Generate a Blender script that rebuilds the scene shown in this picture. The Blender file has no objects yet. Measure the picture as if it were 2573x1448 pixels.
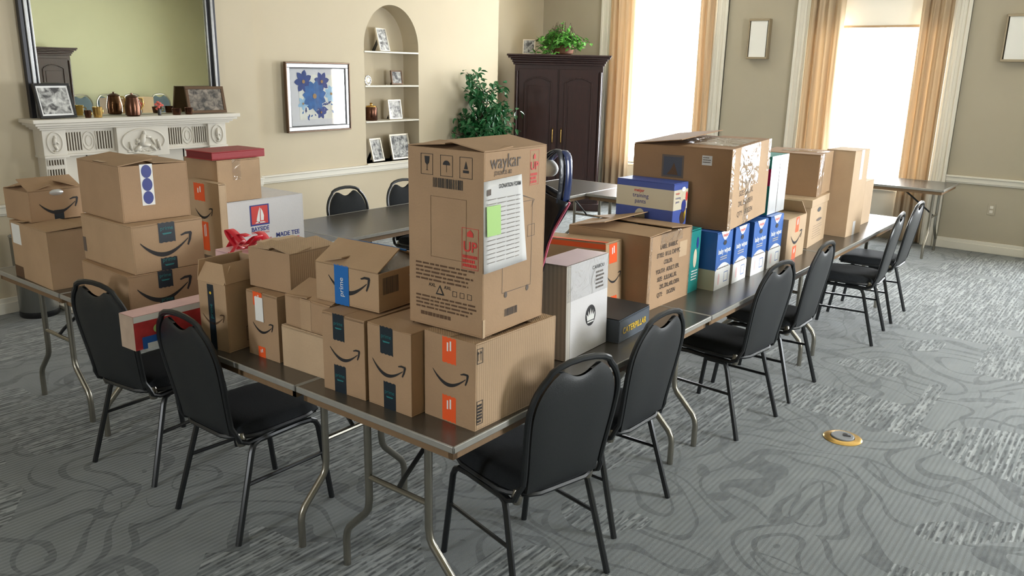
import bpy, math, random
from mathutils import Vector, Matrix, Euler, noise
R = math.radians
random.seed(7)
SC = bpy.context.scene
COL = SC.collection

# ------------------------------------------------------------------ camera, sky, exposure
cam_d = bpy.data.cameras.new('camera'); cam = bpy.data.objects.new('camera', cam_d); COL.objects.link(cam)
cam_d.sensor_width = 36.0; cam_d.lens = 2057.6 / 2573 * 36.0; cam_d.clip_start = 0.05; cam_d.clip_end = 200
def cam_axes(yaw, pitch, roll):
    cy, sy, cp, sp = math.cos(yaw), math.sin(yaw), math.cos(pitch), math.sin(pitch)
    f = Vector((sy*cp, cy*cp, sp)); r = Vector((cy, -sy, 0)); u = r.cross(f)
    cr, sr = math.cos(roll), math.sin(roll)
    return r*cr+u*sr, u*cr-r*sr, f
r_, u_, f_ = cam_axes(R(-37.665), R(-15.073), R(1.2206))
M = Matrix.Identity(4)
for i in range(3):
    M[i][0] = r_[i]; M[i][1] = u_[i]; M[i][2] = -f_[i]
M[0][3], M[1][3], M[2][3] = 1.5205, -1.6972, 1.87
cam.matrix_world = M
SC.camera = cam
SC.view_settings.view_transform = 'Standard'; SC.view_settings.look = 'None'
SC.view_settings.gamma = 1.0; SC.view_settings.use_curve_mapping = False
SC.view_settings.exposure = 1.48
W = bpy.data.worlds.new('daylight_sky'); SC.world = W; W.use_nodes = True
bg = W.node_tree.nodes['Background']; bg.inputs[0].default_value = (0.93, 0.97, 1.0, 1); bg.inputs[1].default_value = 14.0
try:
    SC.cycles.max_bounces = 10; SC.cycles.diffuse_bounces = 5; SC.cycles.transparent_max_bounces = 12
    SC.cycles.sample_clamp_indirect = 8.0
except Exception: pass
WINX = [(-4.70, -3.18), (-1.96, -0.44), (0.78, 2.30)]
WY = 8.52; WZ0, WZ1 = 0.60, 2.95; CEIL = 3.3
for a, b in WINX:                         # daylight portals in the three openings
    l = bpy.data.lights.new('window_portal', 'AREA'); l.shape = 'RECTANGLE'; l.size = b-a; l.size_y = WZ1-WZ0
    o = bpy.data.objects.new('window_portal', l); COL.objects.link(o)
    o.location = ((a+b)/2, WY+0.24, (WZ0+WZ1)/2); o.rotation_euler = (R(-90), 0, 0); l.cycles.is_portal = True

for a, b in ((-1.1, -.45),):      # and in the small unseen window added behind the camera for fill
    l = bpy.data.lights.new('window_portal', 'AREA'); l.shape = 'RECTANGLE'; l.size = b-a; l.size_y = 1.4
    o = bpy.data.objects.new('window_portal', l); COL.objects.link(o)
    o.location = ((a+b)/2, -5.19, 1.9); o.rotation_euler = (R(90), 0, 0); l.cycles.is_portal = True

l = bpy.data.lights.new('window_portal', 'AREA'); l.shape = 'RECTANGLE'; l.size = 1.8; l.size_y = 1.4      # and in the unseen right-wall window added to brighten box sides
o = bpy.data.objects.new('window_portal', l); COL.objects.link(o)
o.location = (4.49, 3.0, 1.8); o.rotation_euler = (0, R(90), 0); l.cycles.is_portal = True

# ------------------------------------------------------------------ materials
def srgb(r, g, b):
    f = lambda c: (c/255/12.92) if c/255 <= 0.04045 else ((c/255+0.055)/1.055)**2.4
    return (f(r), f(g), f(b), 1)
def newmat(name):
    m = bpy.data.materials.new(name); m.use_nodes = True
    return m, m.node_tree, m.node_tree.nodes['Principled BSDF']
def link(nt, a, b): nt.links.new(a, b)
def node(nt, t, **k):
    n = nt.nodes.new(t)
    for a, v in k.items(): setattr(n, a, v)
    return n
def mix(nt, fac, a, b, blend='MIX'):
    n = nt.nodes.new('ShaderNodeMix'); n.data_type = 'RGBA'; n.blend_type = blend
    for sock, v in ((0, fac), (6, a), (7, b)):
        if hasattr(v, 'is_linked') or hasattr(v, 'links'): nt.links.new(v, n.inputs[sock])
        else: n.inputs[sock].default_value = v
    return n.outputs[2]
def mth(nt, op, a, b=None, c=None):
    n = nt.nodes.new('ShaderNodeMath'); n.operation = op
    for i, v in enumerate((a, b, c)):
        if v is None: continue
        if hasattr(v, 'links'): nt.links.new(v, n.inputs[i])
        else: n.inputs[i].default_value = v
    return n.outputs[0]
def sm(name, rgb, rough=0.5, metal=0.0, var=0.0, scale=20, bump=0.0, spec=0.5, coat=0.0, stretch=None):
    m, nt, p = newmat(name)
    c = srgb(*rgb)
    p.inputs['Roughness'].default_value = rough; p.inputs['Metallic'].default_value = metal
    p.inputs['Specular IOR Level'].default_value = spec
    p.inputs['Coat Weight'].default_value = coat; p.inputs['Coat Roughness'].default_value = 0.04
    p.inputs['Base Color'].default_value = c
    if var or bump:
        tc = node(nt, 'ShaderNodeTexCoord'); n = node(nt, 'ShaderNodeTexNoise'); n.inputs['Scale'].default_value = scale; n.inputs['Detail'].default_value = 4
        src = tc.outputs['Object']
        if stretch:
            mp = node(nt, 'ShaderNodeMapping'); mp.inputs['Scale'].default_value = stretch; link(nt, src, mp.inputs[0]); src = mp.outputs[0]
        link(nt, src, n.inputs['Vector'])
        if var:
            d = (c[0]*(1-var), c[1]*(1-var), c[2]*(1-var), 1); e = (min(1, c[0]*(1+var)), min(1, c[1]*(1+var)), min(1, c[2]*(1+var)), 1)
            link(nt, mix(nt, n.outputs[0], d, e), p.inputs['Base Color'])
        if bump:
            b = node(nt, 'ShaderNodeBump'); b.inputs['Strength'].default_value = bump; b.inputs['Distance'].default_value = 0.01
            link(nt, n.outputs[0], b.inputs['Height']); link(nt, b.outputs[0], p.inputs['Normal'])
    return m
def cardboard(name, rgb, ribs=0.0, spacing=900, patch=0.10):
    m, nt, p = newmat(name); c = srgb(*rgb)
    tc = node(nt, 'ShaderNodeTexCoord'); o = tc.outputs['Object']
    n = node(nt, 'ShaderNodeTexNoise'); n.inputs['Scale'].default_value = 6; n.inputs['Detail'].default_value = 6; link(nt, o, n.inputs['Vector'])
    n2 = node(nt, 'ShaderNodeTexNoise'); n2.inputs['Scale'].default_value = 160; link(nt, o, n2.inputs['Vector'])
    base = mix(nt, n.outputs[0], tuple(x*(1-patch*1.6) for x in c[:3])+(1,), tuple(min(1, x*(1+patch*1.6)) for x in c[:3])+(1,))
    base = mix(nt, mth(nt, 'MULTIPLY', n2.outputs[0], 0.25), base, tuple(x*0.7 for x in c[:3])+(1,))
    hgt = n2.outputs[0]
    if ribs:
        sx = node(nt, 'ShaderNodeSeparateXYZ'); link(nt, o, sx.inputs[0])
        w = mth(nt, 'SINE', mth(nt, 'MULTIPLY', mth(nt, 'ADD', sx.outputs[0], sx.outputs[1]), spacing))
        w = mth(nt, 'MULTIPLY_ADD', w, 0.5, 0.5)
        base = mix(nt, mth(nt, 'MULTIPLY', w, ribs), base, tuple(x*0.55 for x in c[:3])+(1,))
        hgt = w
    link(nt, base, p.inputs['Base Color']); p.inputs['Roughness'].default_value = 0.75; p.inputs['Specular IOR Level'].default_value = 0.25
    b = node(nt, 'ShaderNodeBump'); b.inputs['Strength'].default_value = 0.25; b.inputs['Distance'].default_value = 0.002
    link(nt, hgt, b.inputs['Height']); link(nt, b.outputs[0], p.inputs['Normal'])
    return m

def carpet_mat():
    m, nt, p = newmat('carpet_pattern')
    tc = node(nt, 'ShaderNodeTexCoord'); o = tc.outputs['Object']
    sx = node(nt, 'ShaderNodeSeparateXYZ'); link(nt, o, sx.inputs[0]); X, Y = sx.outputs[0], sx.outputs[1]
    # streak field: thin lines running along Y, broken in length, offset per block
    mp = node(nt, 'ShaderNodeMapping'); mp.inputs['Scale'].default_value = (58, 2.6, 1); link(nt, o, mp.inputs[0])
    st = node(nt, 'ShaderNodeTexNoise'); st.inputs['Scale'].default_value = 1.0; st.inputs['Detail'].default_value = 2; link(nt, mp.outputs[0], st.inputs['Vector'])
    mp2 = node(nt, 'ShaderNodeMapping'); mp2.inputs['Scale'].default_value = (40, 15, 1); link(nt, o, mp2.inputs[0])
    st2 = node(nt, 'ShaderNodeTexNoise'); st2.inputs['Scale'].default_value = 1.0; link(nt, mp2.outputs[0], st2.inputs['Vector'])
    rib = mth(nt, 'MULTIPLY_ADD', mth(nt, 'SINE', mth(nt, 'MULTIPLY', X, 2*math.pi/0.024)), 0.5, 0.5)
    dark = node(nt, 'ShaderNodeValToRGB'); dark.color_ramp.elements[0].position = 0.47; dark.color_ramp.elements[1].position = 0.56
    link(nt, st2.outputs[0], dark.inputs[0])
    light = node(nt, 'ShaderNodeValToRGB'); light.color_ramp.elements[0].position = 0.42; light.color_ramp.elements[1].position = 0.62
    link(nt, st.outputs[0], light.inputs[0])
    c_mid, c_dk, c_lt = srgb(104, 110, 111), srgb(42, 46, 49), srgb(178, 183, 183)
    streak = mix(nt, mth(nt, 'MULTIPLY', light.outputs[0], 0.75), c_mid, c_lt)
    streak = mix(nt, mth(nt, 'MULTIPLY', mth(nt, 'MULTIPLY', dark.outputs[0], rib), 0.85), streak, c_dk)
    # scroll field: contour lines of a warped low-frequency noise
    def contour(scale, k, seed, w0, w1):
        mm = node(nt, 'ShaderNodeMapping'); mm.inputs['Location'].default_value = (seed, seed*1.7, seed*.3); link(nt, o, mm.inputs[0])
        nn = node(nt, 'ShaderNodeTexNoise'); nn.inputs['Scale'].default_value = scale; nn.inputs['Detail'].default_value = 0.3; nn.inputs['Distortion'].default_value = 1.3; link(nt, mm.outputs[0], nn.inputs['Vector'])
        s = mth(nt, 'ABSOLUTE', mth(nt, 'SINE', mth(nt, 'MULTIPLY', nn.outputs[0], k)))
        w = node(nt, 'ShaderNodeTexNoise'); w.inputs['Scale'].default_value = 2.2; link(nt, mm.outputs[0], w.inputs['Vector'])
        thr = mth(nt, 'MULTIPLY_ADD', w.outputs[0], w1, w0)
        return mth(nt, 'LESS_THAN', s, thr)
    l1 = contour(1.3, 13, 3.1, -0.10, 0.52)
    # curls: rings round scattered centres, bent by a slow noise and cut into arcs
    wn = node(nt, 'ShaderNodeTexNoise'); wn.inputs['Scale'].default_value = 1.7; wn.inputs['Detail'].default_value = 0.5; link(nt, o, wn.inputs['Vector'])
    va = node(nt, 'ShaderNodeVectorMath'); va.operation = 'SCALE'; va.inputs['Scale'].default_value = 0.9; link(nt, wn.outputs['Color'], va.inputs[0])
    vb = node(nt, 'ShaderNodeVectorMath'); vb.operation = 'ADD'; link(nt, o, vb.inputs[0]); link(nt, va.outputs[0], vb.inputs[1])
    vr = node(nt, 'ShaderNodeTexVoronoi'); vr.feature = 'F1'; vr.inputs['Scale'].default_value = 1.35; vr.inputs['Randomness'].default_value = 0.9; vr.voronoi_dimensions = '2D'; link(nt, vb.outputs[0], vr.inputs['Vector'])
    ring = mth(nt, 'ABSOLUTE', mth(nt, 'SINE', mth(nt, 'MULTIPLY', vr.outputs['Distance'], 17.0)))
    cut = node(nt, 'ShaderNodeTexNoise'); cut.inputs['Scale'].default_value = 3.1; cut.inputs['Detail'].default_value = 0.5; link(nt, o, cut.inputs['Vector'])
    l2 = mth(nt, 'LESS_THAN', ring, mth(nt, 'MULTIPLY_ADD', cut.outputs[0], 1.25, -0.32))
    ln = mth(nt, 'MAXIMUM', l1, l2)
    fl = node(nt, 'ShaderNodeTexNoise'); fl.inputs['Scale'].default_value = 5; link(nt, o, fl.inputs['Vector'])
    scroll = mix(nt, fl.outputs[0], srgb(106, 112, 114), srgb(138, 143, 143))
    scroll = mix(nt, mth(nt, 'MULTIPLY', mth(nt, 'MULTIPLY', ln, mth(nt, 'MULTIPLY_ADD', st2.outputs[0], 1.2, -.1)), 1.0), scroll, srgb(64, 69, 72))
    # blocks
    v = node(nt, 'ShaderNodeTexVoronoi'); v.distance = 'CHEBYCHEV'; v.feature = 'F1'; v.inputs['Scale'].default_value = 0.95; v.inputs['Randomness'].default_value = 0.75
    link(nt, o, v.inputs['Vector'])
    sc = node(nt, 'ShaderNodeSeparateColor'); link(nt, v.outputs['Color'], sc.inputs[0])
    fac = mth(nt, 'GREATER_THAN', sc.outputs[0], 0.46)
    fn2 = node(nt, 'ShaderNodeTexNoise'); fn2.inputs['Scale'].default_value = 1.1; fn2.inputs['Detail'].default_value = 0; fn2.inputs['Distortion'].default_value = 1.0; link(nt, o, fn2.inputs['Vector'])
    fac = mth(nt, 'MAXIMUM', fac, mth(nt, 'GREATER_THAN', fn2.outputs[0], 0.60))
    base = mix(nt, fac, scroll, streak)
    pile = node(nt, 'ShaderNodeTexNoise'); pile.inputs['Scale'].default_value = 320; link(nt, o, pile.inputs['Vector'])
    base = mix(nt, mth(nt, 'MULTIPLY', pile.outputs[0], 0.45), base, srgb(70, 72, 72))
    link(nt, base, p.inputs['Base Color']); p.inputs['Roughness'].default_value = 0.95; p.inputs['Specular IOR Level'].default_value = 0.2
    p.inputs['Sheen Weight'].default_value = 0.25; p.inputs['Sheen Roughness'].default_value = 0.4
    b = node(nt, 'ShaderNodeBump'); b.inputs['Strength'].default_value = 0.5; b.inputs['Distance'].default_value = 0.004
    link(nt, mth(nt, 'ADD', pile.outputs[0], rib), b.inputs['Height']); link(nt, b.outputs[0], p.inputs['Normal'])
    return m

def wood(name, a, b, rough=0.35, scale=(3, 3, 0.6)):
    m, nt, p = newmat(name)
    tc = node(nt, 'ShaderNodeTexCoord'); mp = node(nt, 'ShaderNodeMapping'); mp.inputs['Scale'].default_value = scale; link(nt, tc.outputs['Object'], mp.inputs[0])
    n = node(nt, 'ShaderNodeTexNoise'); n.inputs['Scale'].default_value = 9; n.inputs['Detail'].default_value = 8; n.inputs['Distortion'].default_value = 1.2; link(nt, mp.outputs[0], n.inputs['Vector'])
    link(nt, mix(nt, n.outputs[0], srgb(*a), srgb(*b)), p.inputs['Base Color']); p.inputs['Roughness'].default_value = rough
    return m

def curtain_mat():
    m, nt, p = newmat('gold_sheer_fabric')
    tc = node(nt, 'ShaderNodeTexCoord'); mp = node(nt, 'ShaderNodeMapping'); mp.inputs['Scale'].default_value = (30, 1, .15); link(nt, tc.outputs['Object'], mp.inputs[0])
    n = node(nt, 'ShaderNodeTexNoise'); n.inputs['Scale'].default_value = 1; n.inputs['Detail'].default_value = 1; link(nt, mp.outputs[0], n.inputs['Vector'])
    c = mix(nt, n.outputs[0], srgb(158, 132, 104), srgb(230, 214, 186))
    t = node(nt, 'ShaderNodeBsdfTranslucent'); link(nt, c, t.inputs[0]); d = node(nt, 'ShaderNodeBsdfDiffuse'); link(nt, c, d.inputs[0])
    mx = node(nt, 'ShaderNodeMixShader'); mx.inputs[0].default_value = 0.22; link(nt, d.outputs[0], mx.inputs[1]); link(nt, t.outputs[0], mx.inputs[2])
    link(nt, mx.outputs[0], nt.nodes['Material Output'].inputs[0]); return m

def film_mat(name='clear_packing_film', fac=0.45):
    m, nt, p = newmat(name)
    tc = node(nt, 'ShaderNodeTexCoord'); n = node(nt, 'ShaderNodeTexNoise'); n.inputs['Scale'].default_value = 9; n.inputs['Detail'].default_value = 2; n.inputs['Distortion'].default_value = 1.6; link(nt, tc.outputs['Object'], n.inputs['Vector'])
    b = node(nt, 'ShaderNodeBump'); b.inputs['Strength'].default_value = 0.6; b.inputs['Distance'].default_value = 0.02; link(nt, n.outputs[0], b.inputs['Height'])
    g = node(nt, 'ShaderNodeBsdfGlossy'); g.inputs['Roughness'].default_value = 0.14; link(nt, b.outputs[0], g.inputs['Normal'])
    t = node(nt, 'ShaderNodeBsdfTransparent'); lw = node(nt, 'ShaderNodeLayerWeight'); lw.inputs[0].default_value = .5; link(nt, b.outputs[0], lw.inputs['Normal'])
    mx = node(nt, 'ShaderNodeMixShader'); link(nt, mth(nt, 'MINIMUM', mth(nt, 'MULTIPLY_ADD', mth(nt, 'POWER', lw.outputs['Facing'], 3.0), .8, fac*0.3), 1.0), mx.inputs[0]); link(nt, t.outputs[0], mx.inputs[1]); link(nt, g.outputs[0], mx.inputs[2])
    link(nt, mx.outputs[0], nt.nodes['Material Output'].inputs[0]); return m

def glass_mat():
    m, nt, p = newmat('window_glass')
    g = node(nt, 'ShaderNodeBsdfGlossy'); g.inputs['Roughness'].default_value = 0.01
    t = node(nt, 'ShaderNodeBsdfTransparent'); lw = node(nt, 'ShaderNodeLayerWeight'); lw.inputs[0].default_value = .5
    mx = node(nt, 'ShaderNodeMixShader'); link(nt, mth(nt, 'MULTIPLY_ADD', mth(nt, 'POWER', lw.outputs['Facing'], 4.0), .9, .045), mx.inputs[0]); link(nt, t.outputs[0], mx.inputs[1]); link(nt, g.outputs[0], mx.inputs[2])
    link(nt, mx.outputs[0], nt.nodes['Material Output'].inputs[0]); return m

def photo_mat(name, seed, tint=(1, 1, 1), scale=9):
    m, nt, p = newmat(name)
    tc = node(nt, 'ShaderNodeTexCoord'); mp = node(nt, 'ShaderNodeMapping'); mp.inputs['Location'].default_value = (seed, seed*2.3, seed*.7); mp.inputs['Scale'].default_value = (1, 1.6, 1); link(nt, tc.outputs['Object'], mp.inputs[0])
    n = node(nt, 'ShaderNodeTexNoise'); n.inputs['Scale'].default_value = scale*2.4; n.inputs['Detail'].default_value = 3; n.inputs['Distortion'].default_value = .8; link(nt, mp.outputs[0], n.inputs['Vector'])
    r = node(nt, 'ShaderNodeValToRGB'); r.color_ramp.elements[0].position = 0.35; r.color_ramp.elements[1].position = 0.68
    r.color_ramp.elements[0].color = (0.02*tint[0], 0.02*tint[1], 0.025*tint[2], 1); r.color_ramp.elements[1].color = (0.62*tint[0], 0.62*tint[1], 0.6*tint[2], 1)
    link(nt, n.outputs[0], r.inputs[0]); link(nt, r.outputs[0], p.inputs['Base Color']); p.inputs['Roughness'].default_value = 0.3
    p.inputs['Coat Weight'].default_value = 0.8; p.inputs['Coat Roughness'].default_value = .03
    return m

WALL = sm('cream_wall_paint', (196, 184, 160), .85, var=.04, scale=3, spec=.25)
WALLW = sm('backlit_wall_beige', (174, 165, 146), .85, var=.04, scale=3, spec=.25)  # window wall darker than the others: its backlit shade put in the colour
WALLR = sm('pale_green_wall_paint', (196, 194, 166), .85, var=.03, scale=3)
CEILM = sm('ceiling_paint', (232, 226, 210), .9)
TRIM = sm('cream_trim_paint', (218, 213, 200), .5, var=.03, scale=6)
CARPET = carpet_mat()
BLACKMETAL = sm('black_powder_coat', (34, 36, 38), .32, .3, spec=.6)
CHROME = sm('grey_steel_tube', (150, 146, 136), .28, .9, var=.1, scale=30)
FABRIC = sm('black_seat_fabric', (24, 28, 32), .9, var=.5, scale=420, bump=.5)
VINYL = sm('black_back_vinyl', (22, 25, 28), .44, var=.25, scale=500, bump=.2, spec=.7)
GREYFAB = sm('slate_seat_fabric', (84, 98, 108), .85, var=.25, scale=400)
LAMINATE = sm('dark_table_laminate', (72, 68, 62), .27, var=.18, scale=14, spec=.9)
EDGE = sm('grey_edge_banding', (150, 148, 142), .35, .2, var=.15, scale=25)
PLY = sm('plywood_underside', (124, 98, 70), .7, var=.15, scale=8, stretch=(1, 8, 1))
CARD = cardboard('brown_cardboard', (172, 142, 112))
CARD2 = cardboard('tan_cardboard', (180, 151, 120))
CARD3 = cardboard('dark_brown_cardboard', (154, 121, 90))
CARDP = cardboard('pale_cardboard', (194, 168, 138))
CARDR = cardboard('ribbed_cardboard', (182, 154, 124), ribs=.28, spacing=620)
CARDW = cardboard('white_cardboard', (214, 212, 213), patch=.03)
CARDG = cardboard('grey_striped_cardboard', (196, 190, 180), ribs=.5, spacing=330, patch=.06)
SIZEINK = sm('dark_brown_print', (74, 60, 50), .7); INK = sm('black_print', (32, 30, 32), .6); GINK = sm('grey_print', (100, 88, 80), .7); BINK = sm('brown_print', (92, 66, 44), .7)
PRIME = sm('black_paper_tape', (24, 36, 46), .45); TEAL = sm('teal_print', (38, 118, 120), .5)
ORANGE = sm('orange_paper_tape', (238, 92, 38), .5); WHITE = sm('white_paper', (232, 232, 230), .6, var=.04, scale=8)
BLUE = sm('blue_paper_tape', (24, 104, 180), .45); NAVYINK = sm('navy_print', (40, 52, 130), .5); REDINK = sm('red_print', (206, 60, 52), .55)
LBLUE = sm('blue_printed_board', (44, 98, 176), .45, var=.08, scale=12); DBLUE = sm('indigo_printed_board', (66, 84, 156), .5, var=.1, scale=25)
CREAM = sm('cream_printed_board', (206, 196, 172), .5); TEALB = sm('teal_printed_board', (30, 132, 128), .45, var=.12, scale=10)
MAGENTA = sm('magenta_print', (170, 20, 84), .5); GREENN = sm('green_sticky_paper', (168, 210, 124), .6)
PAPER = sm('grey_white_paper', (206, 205, 204), .7, var=.06, scale=10)
FILM = film_mat(); GLASS = glass_mat(); CURT = curtain_mat()
PINKFILM = sm('pink_plastic', (214, 184, 204), .3, var=.1, scale=12, coat=.6)
SILVERWRAP = sm('silver_white_wrap', (206, 208, 210), .25, .35, var=.2, scale=18, bump=.4, stretch=(1, 1, .25))
RED = sm('red_ribbon', (196, 24, 44), .35); REDCARD = sm('red_book_cloth', (150, 40, 46), .5, var=.1)
PINKWRAP = sm('pale_pink_wrap', (226, 190, 190), .4, var=.15, scale=15)
NAVY = sm('navy_nylon', (14, 18, 32), .3, var=.3, scale=16, bump=.5); PINK = sm('pink_piping', (216, 110, 140), .5)
NAVYS = sm('blue_satin', (26, 42, 88), .2)
DARKGREY = sm('slate_printed_board', (78, 86, 96), .45, var=.08); YELLOW = sm('yellow_print', (222, 182, 44), .5)
MAHOG = wood('dark_mahogany', (30, 14, 14), (58, 28, 24), .4)
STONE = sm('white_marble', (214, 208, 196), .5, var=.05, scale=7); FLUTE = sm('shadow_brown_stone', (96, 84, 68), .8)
SILVER = sm('silver_frame_leaf', (150, 150, 150), .3, .8, var=.2, scale=30)
DARKFR = sm('dark_pewter_frame', (62, 62, 66), .35, .5)
MIRROR = sm('silvered_glass', (238, 242, 226), .0, 1.0)
BRONZE = sm('bronze_frame_leaf', (96, 74, 56), .35, .5); PALEFR = sm('champagne_frame', (222, 214, 198), .35, .35)
BLACKFR = sm('black_frame', (22, 22, 24), .3); BRASS = sm('polished_brass', (206, 168, 96), .25, .85, var=.1)
COPPER = sm('antique_copper', (92, 62, 48), .25, .9, var=.25, scale=12)
LEAF = sm('glossy_green_leaf', (34, 98, 52), .35, var=.6, scale=9); LEAF2 = sm('bright_ivy_leaf', (104, 172, 76), .4, var=.6, scale=14)
STEM = sm('brown_stem', (70, 50, 34), .8); POTM = sm('terracotta_pot', (120, 76, 54), .7)
STEEL = sm('brushed_steel', (150, 150, 146), .35, .85, var=.15, scale=12, stretch=(20, 20, .3))
FROST = sm('frosted_panel', (226, 224, 218), .6); SHADE = sm('white_roller_shade', (240, 236, 226), .8)

# ------------------------------------------------------------------ mesh builder
class MB:
    def __init__(s): s.v = []; s.f = []; s.mi = []
    def add(s, vs, fs, mi=0):
        n = len(s.v); s.v += [tuple(v) for v in vs]; s.f += [tuple(i+n for i in f) for f in fs]; s.mi += [mi]*len(fs); return s
    def box(s, x0, x1, y0, y1, z0, z1, mi=0, T=None):
        v = [Vector((x, y, z)) for z in (z0, z1) for y in (y0, y1) for x in (x0, x1)]
        if T is not None: v = [T @ p for p in v]
        return s.add(v, [(0, 2, 3, 1), (4, 5, 7, 6), (0, 1, 5, 4), (2, 6, 7, 3), (0, 4, 6, 2), (1, 3, 7, 5)], mi)
    def prism(s, poly, h, T=None, mi=0):
        n = len(poly); v = [Vector((a, b, 0)) for a, b in poly]+[Vector((a, b, h)) for a, b in poly]
        if T is not None: v = [T @ p for p in v]
        return s.add(v, [tuple(range(n))[::-1], tuple(range(n, 2*n))]+[(i, (i+1) % n, n+(i+1) % n, n+i) for i in range(n)], mi)
    def tube(s, pts, r, seg=10, closed=False, mi=0, rs=None, flat=1.0):
        P = [Vector(p) for p in pts]; n = len(P); up = None; rings = []
        for i in range(n):
            if closed: t = (P[(i+1) % n]-P[i-1])
            else: t = P[min(i+1, n-1)]-P[max(i-1, 0)]
            t.normalize()
            if up is None: up = Vector((0, 0, 1)) if abs(t.z) < .9 else Vector((1, 0, 0))
            a = t.cross(up); a.normalize(); b = a.cross(t); b.normalize(); up = b
            rr = rs[i] if rs else r
            rings.append([P[i]+a*rr*math.cos(2*math.pi*k/seg)+b*rr*flat*math.sin(2*math.pi*k/seg) for k in range(seg)])
        vs = [p for rg in rings for p in rg]; fs = []
        for i in range(n if closed else n-1):
            j = (i+1) % n
            for k in range(seg): fs.append((i*seg+k, i*seg+(k+1) % seg, j*seg+(k+1) % seg, j*seg+k))
        if not closed: fs += [tuple(range(seg))[::-1], tuple((n-1)*seg+k for k in range(seg))]
        return s.add(vs, fs, mi)
    def lathe(s, prof, c=(0, 0, 0), seg=28, mi=0):
        vs = []; fs = []; n = len(prof)
        for r, z in prof: vs += [(c[0]+r*math.cos(2*math.pi*k/seg), c[1]+r*math.sin(2*math.pi*k/seg), c[2]+z) for k in range(seg)]
        for i in range(n-1):
            for k in range(seg): fs.append((i*seg+k, i*seg+(k+1) % seg, (i+1)*seg+(k+1) % seg, (i+1)*seg+k))
        fs.append(tuple(range(seg))[::-1]); fs.append(tuple((n-1)*seg+k for k in range(seg)))
        return s.add(vs, fs, mi)
    def grid(s, fn, nu, nv, mi=0):
        vs = [fn(i/nu, j/nv) for j in range(nv+1) for i in range(nu+1)]; w = nu+1
        return s.add(vs, [(j*w+i, j*w+i+1, (j+1)*w+i+1, (j+1)*w+i) for j in range(nv) for i in range(nu)], mi)
    def blob(s, c, r, seg=10, rings=7, mi=0):
        vs = []; fs = []
        for i in range(rings+1):
            th = math.pi*i/rings
            for k in range(seg):
                ph = 2*math.pi*k/seg; vs.append((c[0]+r[0]*math.sin(th)*math.cos(ph), c[1]+r[1]*math.sin(th)*math.sin(ph), c[2]+r[2]*math.cos(th)))
        for i in range(rings):
            for k in range(seg): fs.append((i*seg+k, (i+1)*seg+k, (i+1)*seg+(k+1) % seg, i*seg+(k+1) % seg))
        return s.add(vs, fs, mi)
    def build(s, name, mats, parent=None, smooth=False, bevel=0, sub=0, solid=0, angle=35):
        me = bpy.data.meshes.new(name); me.from_pydata(s.v, [], s.f); 
        if not isinstance(mats, (list, tuple)): mats = [mats]
        for m in mats: me.materials.append(m)
        me.polygons.foreach_set('material_index', s.mi)
        me.update(); me.validate()
        o = bpy.data.objects.new(name, me); COL.objects.link(o)
        if parent is not None: o.parent = parent
        if solid:
            md = o.modifiers.new('thick', 'SOLIDIFY'); md.thickness = solid; md.offset = 0
        if bevel:
            md = o.modifiers.new('bevel', 'BEVEL'); md.width = bevel; md.segments = 2; md.limit_method = 'ANGLE'; md.angle_limit = R(40)
        if sub:
            md = o.modifiers.new('sub', 'SUBSURF'); md.levels = sub; md.render_levels = sub
        if smooth or sub or bevel:
            me.polygons.foreach_set('use_smooth', [True]*len(me.polygons))
            try: me.set_sharp_from_angle(angle=R(angle))
            except Exception: pass
        return o

def tag(o, label=None, cat=None, group=None, kind=None):
    if label: o['label'] = label
    if cat: o['category'] = cat
    if group: o['group'] = group
    if kind: o['kind'] = kind
    return o
def empty(name, loc, rz=0, label=None, cat=None, group=None, rot=None):
    o = bpy.data.objects.new(name, None); COL.objects.link(o); o.location = loc; o.rotation_euler = rot or (0, 0, rz); o.empty_display_size = .05
    return tag(o, label, cat, group)
def dup(root, loc, rz, label, group=None, skip=()):
    kids = {}
    for o in COL.objects:
        if o.parent is not None: kids.setdefault(o.parent.name, []).append(o)
    def cp(o, par):
        c = o.copy(); COL.objects.link(c); c.parent = par
        for k in kids.get(o.name, []): cp(k, c)
        return c
    r = cp(root, None); r.location = loc; r.rotation_euler = (0, 0, rz); r['label'] = label
    if group: r['group'] = group
    return r
def struct(name, mb, mat, parent=None, **k):
    o = mb.build(name, mat, parent, **k)
    if parent is None: o['kind'] = 'structure'
    return o
TXT = {}
def text_geo(s, bold=False):
    key = (s, bold)
    if key not in TXT:
        c = bpy.data.curves.new('t', 'FONT'); c.body = s; c.align_x = 'CENTER'; c.align_y = 'CENTER'; c.size = 1.0; c.resolution_u = 3
        if bold: c.offset = 0.018
        o = bpy.data.objects.new('t', c); COL.objects.link(o)
        dg = bpy.context.evaluated_depsgraph_get(); me = bpy.data.meshes.new_from_object(o.evaluated_get(dg))
        TXT[key] = ([tuple(v.co) for v in me.vertices], [tuple(p.vertices) for p in me.polygons])
        bpy.data.objects.remove(o); bpy.data.curves.remove(c); bpy.data.meshes.remove(me)
    return TXT[key]

# ------------------------------------------------------------------ room shell
m = MB(); m.box(-6.2, 4.6, -5.2, 9.0, -.1, 0); struct('floor', m, CARPET)
m = MB(); m.box(-6.2, 4.6, -5.2, 9.0, CEIL, CEIL+.1); struct('ceiling', m, CEILM)
m = MB(); xs = [-6.2]
for a, b in WINX: xs += [a, b]
xs += [4.6]
for i in range(0, len(xs), 2): m.box(xs[i], xs[i+1], WY, WY+.25, 0, CEIL)
for a, b in WINX: m.box(a, b, WY, WY+.25, WZ1, CEIL); m.box(a, b, WY+.08, WY+.25, 0, WZ0)
struct('wall_back', m, WALLW)
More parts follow.
